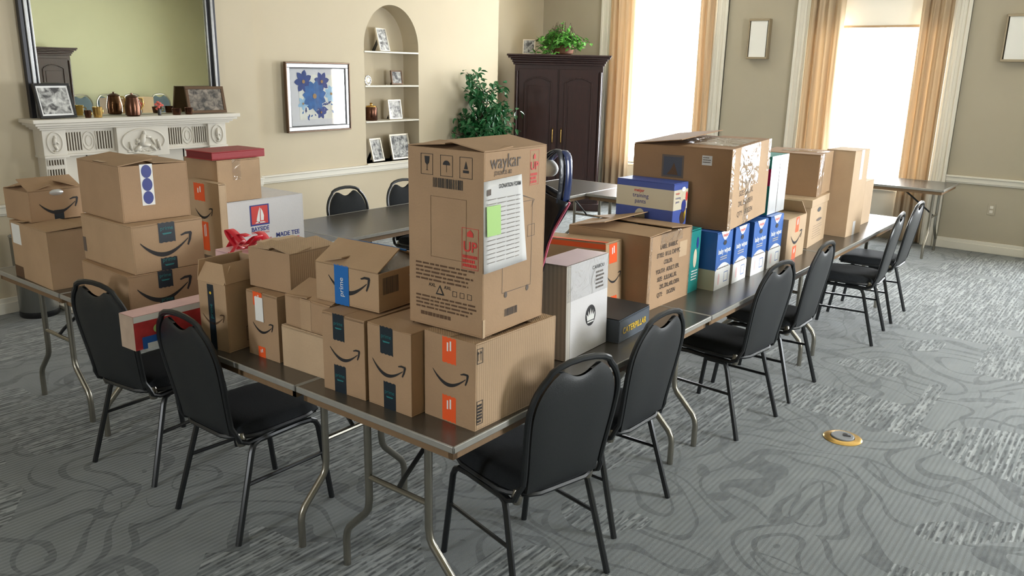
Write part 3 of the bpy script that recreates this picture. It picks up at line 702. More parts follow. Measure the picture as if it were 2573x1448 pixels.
# donation form and sticky note
m = MB(); m.grid(lambda u, v: (Bx.w/2+.0035+.004*(1-v)*(1-v), -Bx.d/2-.004+u*(.228-.034*v), .209+v*.283+.007*u), 8, 10); o = m.build('donation_form', PAPER, Bx.e, smooth=True, solid=.0006); o['label'] = 'white donation form taped to the carton side'
def on_form(polys, mat, name, e=.009):
    q = MB()
    for P in polys: q.add([Vector((Bx.w/2+e, -Bx.d/2+p[0], p[1])) for p in P], [tuple(range(len(P)))])
    return q.build(name, mat, o)
v, f = text_geo('DONATION FORM', True); q = MB(); q.add([Vector((Bx.w/2+.0052, -Bx.d/2+.128+.0135*p[0], .472+.018*p[1])) for p in v], f); q.build('form_heading', INK, o)
on_form([[(.01, .448), (.03, .450), (.03, .468), (.01, .466)]], GINK, 'form_logo', .0054)
P = []
for i in range(15):
    z = .435-i*.014
    for a_, b_ in ((.01, .05), (.058, .10), (.108, .150), (.155, .178)): P.append([(a_, z), (b_, z+.001), (b_, z+.0025), (a_, z+.0015)])
on_form(P, GINK, 'form_lines', .0090)
m = MB(); m.grid(lambda u, v: (Bx.w/2+.0095+.003*(1-v), -Bx.d/2+.004+u*.070, .325+v*.092), 3, 3); n_ = m.build('sticky_note', GREENN, Bx.e, solid=.0006); n_['label'] = 'green sticky note on the form'

# --- near-side row of arrow boxes
Cc = Carton('cardboard_box', 'carton with black tape and arrow print, left neighbour of the orange-taped ribbed box', -.255, .078, 0, .205, .33, .289, .75, CARD, flaps=(2, 8, -3, -4))
prime(Cc, 'F', .062, .122, .195, .287); prime(Cc, 'F', .075, .132, .0, .095); Cc.smile('F', .10, .145, .155, rot=-4)
Dd = Carton('cardboard_box', 'carton with black tape and arrow print, directly under the blue-taped open box', -.472, .074, 3, .205, .33, .287, .75, CARD, flaps=(0, 0, 0, 0))
prime(Dd, 'F', .055, .110, .195, .287); prime(Dd, 'F', .055, .112, .0, .10); Dd.smile('F', .11, .150, .145)
E_ = Carton('cardboard_box', 'low plain tan carton between two arrow boxes on the near-side table', -.697, .115, 2, .272, .32, .165, .75, CARDP)
F_ = Carton('cardboard_box', 'plain taped box on top of the low tan carton, its flap lifted', -.700, .118, 0, .255, .28, .118, .917, CARD, flaps=(22, 0, 3, 0)); F_.rect('F', .09, .15, .0, .118, CARD2, 'packing_tape', 1)
G_ = Carton('cardboard_box', 'arrow box with white label, under the plain open carton on the near-side table', -.996, .110, 1, .19, .25, .264, .75, CARD, flaps=(0, 0, 0, 0))
otape(G_, 'F', .044, .10, .21, .262); otape(G_, 'F', .060, .104, .0, .042); G_.rect('F', .055, .105, .148, .245, WHITE, 'shipping_label', 2.6); G_.smile('F', .098, .125, .125); G_.rect('R', .06, .12, .16, .26, BINK, 'dark_tape', 1)
H_ = Carton('cardboard_box', 'plain ribbed carton with flaps ajar on top of the white-labelled arrow box', -.984, .170, 5, .232, .25, .155, 1.017, CARDR, flaps=(7, 3, 3, 10)); H_.rect('F', 0, .232, 0, .155, CARD, 'front_panel', .6)
H_.rect('F', .0, .232, .0, .155, CARD, 'front_sheet', .7)
I_ = Carton('cardboard_box', 'taped carton with a black barcode strip, behind the plain ribbed carton', -1.215, .50, 0, .45, .2, .325, .75, CARDP, flaps=(2, 0, 0, 6)); I_.rect('R', .0, .10, .27, .32, INK, 'black_strip', 1); I_.bars('R', .01, .09, .28, .31, 1, TEAL, .6, 2.2)
J_ = Carton('cardboard_box', 'tall narrow carton with a full-height black tape strip and raised flaps', -1.238, .050, 6, .162, .22, .285, .75, CARD2, flaps=(62, 75, 80, 80))
J_.rect('F', .055, .092, .0, .27, PRIME, 'paper_tape', 1, 'black paper tape running the full height'); J_.text('F', 'prime', .073, .16, .026, TEAL, rot=90); J_.ellipse('F', .073, .235, .006, .006, YELLOW, lvl=2); J_.smile('F', .082, .13, .13, BINK, 1.0)
J_.outline('R', .09, .14, .03, .09, .002, BINK)
K_ = Carton('cardboard_box', 'open arrow box with bright blue tape on top of the near-side row', -.488, .160, 4, .306, .27, .143, 1.043, CARD2, flaps=(30, 24, 14, None))
K_.rect('F', .095, .165, .0, .143, BLUE, 'paper_tape', 2, 'bright blue paper tape', jag=.002); K_.text('F', 'prime', .130, .065, .030, WHITE, rot=90, lvl=3.5)
K_.smile('F', .165, .080, .20, lvl=1); K_.barcode('R', .02, .10, .06, .12, GINK)
m = MB(); m.tube([(-.15, .012, .197), (-.05, .012, .199), (.06, .012, .199), (.15, .012, .197)], .004, 6); m.build('blue_tape_edge', BLUE, K_.e)
# lumpy plastic inside the open box
def lump(name, label, cat, c, size, rz, mat, amp=.35, seed=0, sub=1, group=None, fr=6):
    m = MB(); m.blob((0, 0, 0), size, 22, 16)
    m.v = [tuple(Vector(p)*(1+amp*noise.noise(Vector(p)*fr/max(size)*.1*1.6+Vector((seed, seed*.3, 0))))) for p in m.v]
    zmin = min(p[2] for p in m.v); m.v = [(p[0], p[1], max(p[2], -size[2]*.75)) for p in m.v]
    o = m.build(name, mat, None, smooth=True, angle=180); o.location = c; o.rotation_euler = (0, 0, rz); return tag(o, label, cat, group)
BAGM = sm('crinkled_blue_white_plastic', (206, 214, 222), .25, var=.25, scale=26, bump=.9, coat=.5)
lump('plastic_bag', 'blue and white plastic packet sticking out of the blue-taped open box', 'bag', (-.59, .30, 1.15), (.10, .10, .085), .3, BAGM, .5, 3)

# --- left stacks
L3 = Carton('cardboard_box', 'lowest of the three stacked cartons on the left, black tape and arrow print in shade', -2.012, .055, -3, .480, .36, .177, .75, CARD, flaps=(0, 0, 0, 0))
L3.smile('R', .17, .085, .26); prime(L3, 'R', .14, .21, .100, .177); prime(L3, 'R', .14, .21, .0, .05)
L2 = Carton('cardboard_box', 'middle of the three stacked cartons on the left, arrow print facing the window', -2.012, .095, -1, .488, .345, .221, .929, CARD2)
prime(L2, 'R', .125, .205, .130, .219); prime(L2, 'R', .125, .205, .0, .055); L2.smile('R', .16, .115, .25); L2.rect('F', .0, .03, .04, .11, GINK, 'grey_label', 1)
L1 = Carton('cardboard_box', 'topmost plain carton of the left stack with blue and white tape', -2.104, .112, -2, .423, .325, .258, 1.152, CARD, flaps=(8, 2, 3, 2))
L1.rect('R', .095, .155, .07, .258, WHITE, 'printed_tape', 1, 'white tape printed with blue ovals')
for t in (.095, .155, .215): L1.ellipse('R', .125, t+.01, .024, .030, NAVYINK, lvl=2)
L1.rect('T', .16, .26, .0, .20, CARDP, 'inner_flap_label', 5)
M2 = Carton('cardboard_box', 'plain carton under the crumpled arrow box at the left edge of the photo', -2.679, .010, -2, .462, .36, .297, .75, CARD2, flaps=(3, 0, 6, 0))
M2.rect('F', .02, .13, .18, .285, WHITE, 'shipping_label', 1); M2.rect('F', .0, .11, .0, .06, BINK, 'dark_tape', 1)
M1 = Carton('cardboard_box', 'crumpled open arrow box at the left edge of the photo', -2.943, .055, 4, .25, .28, .160, 1.052, CARD, flaps=(14, 20, 9, 26))
M1.smile('R', .15, .07, .20); M1.rect('R', .12, .17, .0, .05, PRIME, 'paper_tape', 1, 'black paper tape')
lump('plastic_wrap', 'clear crinkled plastic poking from the crumpled arrow box', 'plastic wrap', (-3.03, .22, 1.19), (.09, .08, .04), .4, SILVERWRAP, .6, 5)
Pa = Carton('cardboard_box', 'white carton with a red and blue sailboat logo', -2.812, 1.02, 0, .445, .64, .300, .75, CARDW)
Pa.rect('R', .235, .375, .135, .265, NAVYINK, 'logo_square', 1, 'red and blue sailboat logo'); Pa.rect('R', .245, .365, .145, .258, REDINK, 'logo_field', 1.8)
Pa.put('R', [[(.300, .150), (.303, .150), (.308, .252), (.296, .225), (.282, .178), (.279, .165)], [(.310, .165), (.332, .165), (.335, .195), (.326, .225), (.312, .245)], [(.268, .150), (.345, .150), (.333, .158), (.278, .158)]], WHITE, 'logo_sailboat', 2.6)
Pa.text('R', 'BAYSIDE', .305, .112, .038, NAVYINK, bold=True, sx=.9); Pa.text('R', 'MADE IN THE USA', .305, .088, .016, REDINK)
Pa.text('R', 'Union', .345, .045, .034, REDINK); Pa.text('R', 'MADE TEE', .510, .055, .040, NAVYINK, bold=True); Pa.bars('R', .55, .60, .0, .03, 3, REDINK, .6)
O_ = Carton('cardboard_box', 'plain carton under the red book, standing on the white sailboat carton', -2.817, 1.055, 1, .340, .30, .252, 1.052, CARD2); O_.film(faces=[('R', .10, .16, .13, .252)])
m = MB(); m.box(-.13, .13, -.19, .19, 0, .006); m.box(-.13, .13, -.19, .19, .042, .048); m.box(.122, .13, -.19, .19, .006, .042); o = m.build('red_book', REDCARD, None, bevel=.002)
o.location = (-2.965, 1.215, 1.306); o.rotation_euler = (0, 0, R(3)); tag(o, 'flat red book lying on the plain carton by the fireplace', 'book')
m = MB(); m.box(-.125, .120, -.185, .185, .006, .042); m.build('pages', sm('red_page_edges', (120, 34, 40), .6), o)
N_ = Carton('cardboard_box', 'slim carton with two orange tapes and an arrow, leaning on the white sailboat carton', -2.675, .965, 0, .33, .048, .440, .75, CARDP)
otape(N_, 'F', .075, .185, .325, .425); otape(N_, 'F', .13, .20, .03, .20); N_.smile('F', .165, .255, .18)
# ribbon gift
Q_ = Carton('gift_box', 'pale pink gift box tied with a glossy red ribbon', -1.675, .44, 2, .225, .26, .262, .75, PINKWRAP, cat='gift')
m = MB(); qz = .268
for s in (-1, 1):
    m.grid(lambda u, v: (s*(.01+.105*math.sin(math.pi*u)), -.06+.045*(v-.5)+.02*u, qz+.085*math.sin(math.pi*u)*u**.4+.02*u), 16, 2)
m.grid(lambda u, v: (-.02+.06*u, -.05-.13*u+.03*v, qz+.01+.015*math.sin(5*u)+.02*v*(1-u)), 8, 2)
m.grid(lambda u, v: (.02+.15*u, -.02-.02*u+.045*v, qz+.075-.05*u+.02*math.sin(4*u)), 8, 2)
m.grid(lambda u, v: (-.02-.12*u, -.03-.04*u+.04*v, qz+.05-.06*u+.03*math.sin(4*u)), 8, 2)
m.grid(lambda u, v: (-.112+.224*u, -.02+.03*v, qz-.002), 2, 1); m.build('ribbon', RED, Q_.e, smooth=True, solid=.0015, angle=180); Q_.rect('F', .10, .13, 0, .262, RED, 'ribbon_band', 1)
# patterned gift jutting over the table edge
GW = sm('red_patterned_gift_wrap', (190, 60, 62), .4, var=.5, scale=26)
S_ = Carton('gift_box', 'long gift in red patterned paper jutting over the near table edge between two chairs', -1.530, -.178, 2, .102, .42, .140, .75, GW, cat='gift')
S_.rect('F', .0, .102, .0, .14, sm('dusty_cream_paper', (170, 150, 132), .7, var=.2, scale=20), 'end_paper', 1, 'cream paper end'); S_.rect('R', .03, .20, .0, .05, LBLUE, 'blue_picture', 1); S_.rect('R', .05, .15, -.0, .022, WHITE, 'white_tag', 2)
S_.rect('R', .0, .42, .115, .14, WHITE, 'white_border', 1); S_.ellipse('R', .10, .075, .02, .018, GREENN); S_.ellipse('R', .16, .085, .018, .015, REDINK)
S_.rect('T', .0, .102, .0, .42, PINKWRAP, 'top_paper', 1)

# --- right-hand run
R_ = Carton('carton_bundle', 'white shrink-wrapped bundle of flat cartons with a black crown mark', -.168, .845, 2, .150, .32, .385, .75, CARDG)
R_.e.rotation_euler = (0, R(-1.5), R(2))
R_.rect('R', .03, .32, .0, .385, CARDW, 'white_side', .7); R_.rect('T', 0, .15, 0, .32, PINKFILM, 'pink_sleeve', 3)
R_.ellipse('R', .185, .150, .040, .044, INK, 'crown_badge', 1.6)
cr = [(.158, .130), (.212, .130), (.218, .160), (.205, .148), (.203, .172), (.193, .150), (.185, .180), (.177, .150), (.167, .172), (.165, .148), (.152, .160)]
R_.put('R', [cr], WHITE, 'crown_print', 2.4); R_.put('R', [[(.160, .120), (.210, .120), (.210, .126), (.160, .126)]], WHITE, 'crown_band', 2.4)
R_.text('R', 'CARIBOU', .24, .345, .022, INK); R_.bars('R', .22, .29, .25, .33, 5, GINK, .5)
R_.film('shrink_film', [('R', 0, .32, .24, .385)])
# navy tote bag leaning behind the bundle
e = empty('tote_bag', (-.475, .69, .797), 0, 'navy tote bag with pink piping leaning behind the tall carton', 'bag', rot=(R(0), R(21), R(0)))
def bagp(u, v, s):
    x = (u*2-1)*(.115+.03*v); z = .0+.72*v
    return (x+.008*math.sin(z*19), s*(.065*math.sin(math.pi*(u*.9+.05))*(1-.45*v)+.010*math.sin(x*34+z*24)+.003), z+.04*(1-u)*(1-v)*0)
m = MB(); m.grid(lambda u, v: bagp(u, v, -1), 24, 22); m.grid(lambda u, v: bagp(1-u, v, 1), 24, 22); m.build('bag_body', NAVY, e, smooth=True, solid=.003, angle=180)
for s in (-1, 1):
    m = MB(); m.tube([bagp(1 if s > 0 else 0, v/12, 0) for v in range(13)], .005, 6); m.build('piping', PINK, e, smooth=True)
    m = MB(); pts = [(-.03+.15*i/16+(.012 if s > 0 else 0), s*.012, .705+.165*math.sin(math.pi*i/16)**.8) for i in range(17)]; m.tube(pts, .021, 8, flat=.25); m.build('handle', NAVYS if s > 0 else NAVY, e, smooth=True)
lump('white_hat', 'white rounded cloth item poking out of the navy tote bag', 'hat', (-.185, .69, 1.525), (.05, .035, .035), .2, WHITE, .2, 2)
Tt = Carton('cardboard_box', 'leaning carton with orange tape and arrow between the crown bundle and the big lettered carton', -.40, 1.52, 0, .40, .145, .325, .753, CARD2, rot=(0, R(-3), 0))
otape(Tt, 'R', .03, .10, .225, .315); otape(Tt, 'R', .03, .10, .0, .06); Tt.smile('R', .075, .15, .12); Tt.rect('F', 0, .40, .295, .32, ORANGE, 'top_tape', 1, 'orange tape along the top edge'); Tt.rect('T', 0, .40, .0, .03, ORANGE, 'top_tape', 4)
U_ = Carton('cardboard_box', 'big carton lettered with a size list under clear tape, on the right-hand tables', -.272, 1.678, -1, .465, .425, .366, .75, CARD, flaps=(2, 5, 12, 1))
for i, tx in enumerate(('LABEL: BARBUC', 'STYLE: 10 L/L CAP PC', 'COLOR:', 'YOUTH:  ADULT: EPL', 'SIZE:  X,B,S,M,L,XL', '2XL,3XL,4XL,OSFA', 'QTY:      DOZEN')):
    U_.text('R', tx, .19+(.03 if i == 5 else 0), .300-i*.040, .031, SIZEINK, bold=True, sx=.80 if len(tx) > 8 else .75)
U_.film(faces=[('R', .10, .32, .315, .366), ('T', .12, .465, .12, .30), ('R', 0, .02, 0, .366), ('R', .405, .425, 0, .366)]); U_.rect('T', .10, .26, .13, .24, WHITE, 'shipping_label', 5)
U_.rect('R', .30, .38, .22, .30, CARDP, 'paper_patch', 1)
V_ = Carton('product_box', 'low slate box with yellow lettering lying at the table edge', -.128, 1.182, 4, .30, .30, .100, .75, DARKGREY)
V_.text('R', 'CATERPILLAR', .150, .045, .040, YELLOW, bold=True, sx=.95); V_.rect('T', 0, .30, 0, .30, sm('near_black_board', (36, 38, 40), .5), 'dark_lid', 5.5)
X_ = Carton('product_box', 'teal printed box under the training pants box', -.274, 2.12, 0, .36, .115, .335, .75, TEALB); X_.ellipse('R', .06, .18, .02, .05, CREAM); X_.ellipse('R', .08, .26, .012, .03, NAVYINK); X_.bars('R', .03, .10, .06, .12, 4, WHITE, .4)
W_ = Carton('product_box', 'blue and cream training pants box', -.385, 2.112, -2, .345, .148, .225, 1.087, DBLUE, flaps=(0, 0, 0, 0))
for fc, ln in (('F', .345), ('R', .148)): W_.rect(fc, 0, ln, .085, .19, CREAM, 'cream_band', .8)
W_.text('F', 'meijer', .14, .172, .024, REDINK, bold=True); W_.text('F', 'training', .15, .145, .032, NAVYINK); W_.text('F', 'pants', .15, .115, .032, NAVYINK); W_.ellipse('F', .15, .035, .032, .042, CREAM, 'printed_garment')
W_.text('R', 'meijer', .04, .172, .018, REDINK); W_.text('R', 'training', .045, .148, .018, NAVYINK); W_.text('R', 'pants', .04, .128, .018, NAVYINK)
for cx_, cy_, rx, ry, mt in ((.105, .150, .018, .022, CREAM), (.11, .10, .024, .036, NAVYINK), (.105, .04, .030, .034, BRONZE), (.135, .15, .012, .025, REDINK), (.125, .06, .012, .04, YELLOW)): W_.ellipse('R', cx_, cy_, rx, ry, mt, 'printed_figure', 2)
W_.ellipse('R', .10, .19, .02, .012, WHITE, 'printed_cap', 2.4)
WIPES = [(-.192, 2.262, 0, 'baby wipes box nearest the camera'), (-.184, 2.475, 1, 'second baby wipes box along the table edge'), (-.175, 2.712, -1, 'third baby wipes box along the table edge'), (-.172, 2.950, -1, 'baby wipes box furthest from the camera, beside the small orange-taped carton')]
for x, y, yw, lab in WIPES:
    z = Carton('product_box', lab, x, y, yw, .26, .195, .312, .75, LBLUE, group='blue and white baby wipes boxes', flaps=(0, 0, 0, 0))
    for fc, ln in (('R', .195), ('F', .26)):
        n = 12; z.put(fc, [[(0, 0), (ln, 0)]+[(ln-ln*i/n, .105+.035*math.sin(math.pi*i/n) if fc == 'R' else .11) for i in range(n+1)]], WHITE if fc == 'R' else CREAM, 'white_lower_panel', 1)
    z.put('R', [[(.04+.115*i/14, .312-.048*math.sin(math.pi*i/14)) for i in range(15)][::-1]], WHITE, 'white_badge', 1.6)
    z.text('R', 'meijer', .098, .290, .028, REDINK, bold=True); z.ellipse('R', .098, .248, .020, .013, INK, 'hand_hole', 2)
    z.text('R', 'baby wipes', .098, .205, .038, WHITE, bold=True, sx=.92); z.bars('R', .05, .15, .155, .18, 2, CREAM, .4, 2)
    z.outline('R', .115, .165, .03, .085, .004, LBLUE); z.ellipse('R', .05, .055, .012, .032, PINKWRAP, 'printed_figure'); z.bars('R', .02, .17, .105, .125, 1, GINK, .3, 2)
    z.outline('F', .07, .15, .01, .08, .004, LBLUE); z.text('F', '18', .11, .045, .03, GINK)
Y_ = Carton('cardboard_box', 'largest brown carton, taped with shiny clear tape, standing on the baby wipes boxes', -.170, 2.315, 3, .555, .59, .425, 1.065, CARD3, flaps=(0, 0, 7, 0), bevel=.006)
Y_.e.rotation_euler = (R(2.2), R(0), R(3))
Y_.e.location.z += .012
Y_.rect('R', 0, .60, 0, .425, CARD2, 'lit_right_panel', .6); Y_.rect('F', .17, .295, .255, .375, GINK, 'dark_logo_square', 1, 'dark square logo'); Y_.rect('F', .18, .285, .265, .365, sm('slate_logo_ink', (70, 74, 86), .6), 'logo_field', 1.8); Y_.put('F', [[(.20, .27), (.265, .27), (.24, .335), (.225, .30)]], BINK, 'logo_mark', 2.4)  # right panel lighter than the front: side light put into the colour
Y_.rect('F', .395, .45, .335, .385, PAPER, 'price_label', 1); Y_.bars('F', .40, .445, .345, .38, 3, GINK, .4, 2)
for i, tx in enumerate(('LABEL: BARBUC', 'STYLE: 10 L/L', 'COLOR:', 'SIZE: S,M,L,XL', '2XL,3XL,OSFA', 'QTY:   DOZEN')): Y_.text('R', tx, .25, .34-i*.055, .040, SIZEINK, sx=.9)
Y_.film(faces=[('R', .12, .42, .20, .425), ('T', .14, .53, .10, .46), ('R', 0, .035, 0, .425), ('R', .56, .60, .25, .425), ('R', .22, .30, .0, .20)])
OR = Carton('cardboard_box', 'small arrow carton with orange tape between the wipes boxes and the banker box', -.149, 3.185, 1, .30, .34, .266, .75, CARDP, flaps=(0, 40, 0, 0)); otape(OR, 'R', .14, .20, .17, .262); otape(OR, 'R', .12, .19, .0, .08); OR.smile('R', .17, .135, .20)
TE = Carton('product_box', 'teal and magenta box in silvery plastic, standing on the last baby wipes boxes', -.208, 2.968, 1, .30, .28, .340, 1.065, TEALB)
TE.rect('F', .10, .30, .17, .27, MAGENTA, 'magenta_band', 1); TE.rect('R', 0, .28, 0, .34, SILVERWRAP, 'silvery_wrap', 1, 'silvery plastic wrap'); TE.rect('F', .22, .27, .02, .12, CREAM, 'printed_figure', 1.6); TE.rect('R', .135, .14, 0, .34, GINK, 'wrap_seam', 2)
BB = Carton('banker_box', 'tan lidded banker box with a hand hole, under a brown carton', -.192, 3.71, 4, .32, .44, .318, .75, CARDP, flaps=(0, 0, 0, 0))
m = MB(); 
for a in ((-.166, .166, -.226, -.222), (-.166, .166, .222, .226), (-.166, -.162, -.226, .226), (.162, .166, -.226, .226)): m.box(*a, .270, .322)
m.box(-.166, .166, -.226, .226, .318, .323); m.build('box_lid', CARDP, BB.e, bevel=.002)
BB.ellipse('R', .22, .235, .045, .016, INK, 'hand_hole'); BB.ellipse('R', .24, .165, .07, .010, GINK, 'printed_mark'); BB.bars('R', .10, .34, .04, .14, 6, GINK, .15)
AA = Carton('cardboard_box', 'brown carton on the banker box, glossy tape on its edge', -.216, 3.86, 6, .395, .41, .280, 1.074, CARD3); AA.rect('R', 0, .41, 0, .28, CARD2, 'lit_right_panel', .6); AA.film(faces=[('R', 0, .14, .0, .28), ('T', .1, .395, .14, .28)])  # paler right side stands in for the light falling on it
CC = Carton('cardboard_box', 'tall plain tan carton near the window end of the tables', -.113, 4.28, -3, .20, .30, .610, .75, CARDP); CC.e.rotation_euler[0] = 0; CC.rect('R', .13, .19, .40, .61, CARDW, 'packing_tape', 1); CC.rect('R', .13, .18, 0, .10, CARDW, 'packing_tape', 1)
DD = Carton('cardboard_box', 'last plain tan carton at the window end of the right-hand tables', -.180, 4.745, -1, .26, .36, .336, .75, CARDP)

# ------------------------------------------------------------------ dark armoire
def make_armoire(label):
    e = empty('armoire', (0, 0, 0), 0, label, 'armoire')
    w, d, h = 1.16, .56, 1.93
    m = MB(); m.box(-w/2, w/2, 0, d, .09, h); m.build('carcass', MAHOG, e, bevel=.004)
    m = MB(); m.box(-w/2-.03, w/2+.03, -.03, d, 0, .10); m.build('plinth', MAHOG, e, bevel=.006)
    m = MB()
    for k, (o, z0, z1) in enumerate(((.02, h-.02, h+.01), (.035, h+.01, h+.04), (.055, h+.04, h+.065), (.085, h+.065, h+.09), (.10, h+.09, h+.115))): m.box(-w/2-o, w/2+o, -o, d, z0, z1)
    m.build('crown_moulding', MAHOG, e, bevel=.006)
    for s in (-1, 1):
        x0, x1 = (-w/2+.06, -.012) if s < 0 else (.012, w/2-.06)
        m = MB(); m.box(x0, x1, -.022, 0, .14, h-.07); dr = m.build('door', MAHOG, e, bevel=.003)
        m = MB(); a, b = x0+.09, x1-.09
        for q in ((a-.02, a, .22, h-.24), (b, b+.02, .22, h-.24)): m.box(q[0], q[1], -.036, -.022, q[2], q[3])
        m.box(a-.02, b+.02, -.036, -.022, .20, .22); n = 12
        for i in range(n):
            u0, u1 = i/n, (i+1)/n; f = lambda u: h-.24+.055*math.sin(math.pi*u)
            m.prism([(a+(b-a)*u0, f(u0)), (a+(b-a)*u1, f(u1)), (a+(b-a)*u1, f(u1)+.02), (a+(b-a)*u0, f(u0)+.02)], .014, Matrix(((1, 0, 0, 0), (0, 0, -1, -.022), (0, 1, 0, 0), (0, 0, 0, 1))))
        m.box(a+.03, b-.03, -.030, -.022, .26, h-.28); m.build('door_moulding', MAHOG, dr, bevel=.003)
        m = MB(); hx = x1-.045 if s < 0 else x0+.045; m.tube([(hx, -.022, .90), (hx, -.055, .92), (hx, -.06, 1.0), (hx, -.055, 1.08), (hx, -.022, 1.10)], .007, 8); m.build('handle', BRASS, dr, smooth=True)
        m = MB(); m.tube([(s*(w/2-.03), -.012, .16), (s*(w/2-.03), -.012, h-.1)], .02, 10); m.build('corner_column', MAHOG, e, smooth=True)
    return e
arm = make_armoire('tall dark mahogany armoire with two arched panel doors in the corner'); arm.location = (-4.84, 7.45, 0); arm.rotation_euler = (0, 0, R(32))
dup(arm, (3.60, 4.70, 0), R(-90), 'dark mahogany armoire by the right wall, seen in the mirror')

# ------------------------------------------------------------------ plants
def leaf(m, p, d, ln, wd, mi=0):
    d = d.normalized(); sde = d.cross(Vector((0, 0, 1))); 
    if sde.length < .1: sde = Vector((1, 0, 0))
    sde.normalize(); up = sde.cross(d); a = random.uniform(-.6, .6); sde = sde*math.cos(a)+up*math.sin(a); up = sde.cross(d)
    P = [p, p+d*ln*.3+sde*wd*.45+up*wd*.12, p+d*ln*.62+sde*wd*.42+up*wd*.08, p+d*ln-up*wd*.2, p+d*ln*.62-sde*wd*.42+up*wd*.08, p+d*ln*.3-sde*wd*.45+up*wd*.12, p+d*ln*.5-up*wd*.06]
    m.add(P, [(0, 1, 6), (1, 2, 6), (2, 3, 6), (3, 4, 6), (4, 5, 6), (5, 0, 6)], mi)
e = empty('ficus_tree', (-4.93, 6.02, 0), 0, 'tall leafy green artificial tree beside the armoire', 'plant')
m = MB(); m.lathe([(.11, 0), (.15, .02), (.17, .28), (.18, .30), (.15, .30), (.14, .26), (.01, .26)]); m.build('pot', POTM, e, smooth=True)
m = MB(); br = []
for k in range(3):
    a = k*2.1; m.tube([(.03*math.cos(a), .03*math.sin(a), .26), (.05*math.cos(a+.8), .05*math.sin(a+.8), .6), (.05*math.cos(a+2), .05*math.sin(a+2), 1.0), (.04*math.cos(a+3), .04*math.sin(a+3), 1.5)], .012, 8, rs=[.016, .013, .011, .006])
for k in range(60):
    z = random.uniform(.85, 1.58); a = random.uniform(0, 6.28); ln = random.uniform(.14, .36)*(1.15 if z < 1.5 else .8); p0 = Vector((0, 0, z-.1)); p1 = Vector((math.cos(a)*ln, math.sin(a)*ln, z+random.uniform(.02, .26)))
    if p1.x < -.22: p1.x = -.22
    pm = (p0+p1)/2+Vector((0, 0, .06)); m.tube([p0, pm, p1], .003, 5); br.append((p0, pm, p1))
m.build('stem', STEM, e, smooth=True)
m = MB()
for p0, pm, p1 in br:
    for k in range(26):
        t = random.uniform(.3, 1.08); p = p0.lerp(p1, t)+Vector((random.gauss(0, .035), random.gauss(0, .035), random.gauss(0, .04)))
        p.x = max(p.x, -.235)
        d = Vector((random.gauss(0, 1), random.gauss(0, 1), random.gauss(-.7, .6))); 
        if p.x < -.17: d.x = abs(d.x)
        leaf(m, p, d, random.uniform(.065, .105), random.uniform(.036, .056))
m.build('foliage', LEAF, e)
e = empty('potted_ivy', (-4.97, 7.72, 2.045), 0, 'bright green ivy plant spilling over the top of the armoire', 'plant')
m = MB(); m.lathe([(.09, 0), (.13, .02), (.15, .12), (.13, .12), (.01, .11)]); m.build('basket', POTM, e, smooth=True)
m = MB(); st = MB()
for k in range(44):
    a = random.uniform(0, 6.28); rr_ = random.uniform(.15, .42); top = random.uniform(.10, .30)*(1.15-rr_)
    ex, ey = math.cos(a)*rr_*1.1, -abs(math.sin(a))*rr_*.85 if random.random() < .7 else math.sin(a)*rr_*.6; ez = random.uniform(-.02, .16) if ey > -.30 else -.06
    p0 = Vector((0, 0, .1)); p1 = Vector((ex*.5, ey*.5, .14+top)); p2 = Vector((ex, ey, ez+.03)); st.tube([p0, p1, p2], .003, 5)
    for j in range(18):
        t = random.uniform(.25, 1.03); q = (p0*(1-t)**2+p1*2*t*(1-t)+p2*t*t)+Vector((random.gauss(0, .02), random.gauss(0, .02), random.gauss(0, .02)))
        if q.z < .02 and q.y > -.38: q.z = .02
        leaf(m, q, Vector((random.gauss(0, 1), random.gauss(-.3, 1), random.gauss(.0, .5))), random.uniform(.05, .085), random.uniform(.04, .06))
for k in range(5):
    p = Vector((random.uniform(-.1, .1), random.uniform(-.05, .05), .1)); q = p+Vector((random.uniform(-.08, .08), 0, random.uniform(.2, .33))); st.tube([p, q], .003, 5)
    for j in range(8): leaf(m, p.lerp(q, random.uniform(.4, 1)), Vector((random.gauss(0, 1), random.gauss(0, 1), .6)), .05, .035)
m.build('foliage', LEAF2, e); st.build('stem', STEM, e, smooth=True)

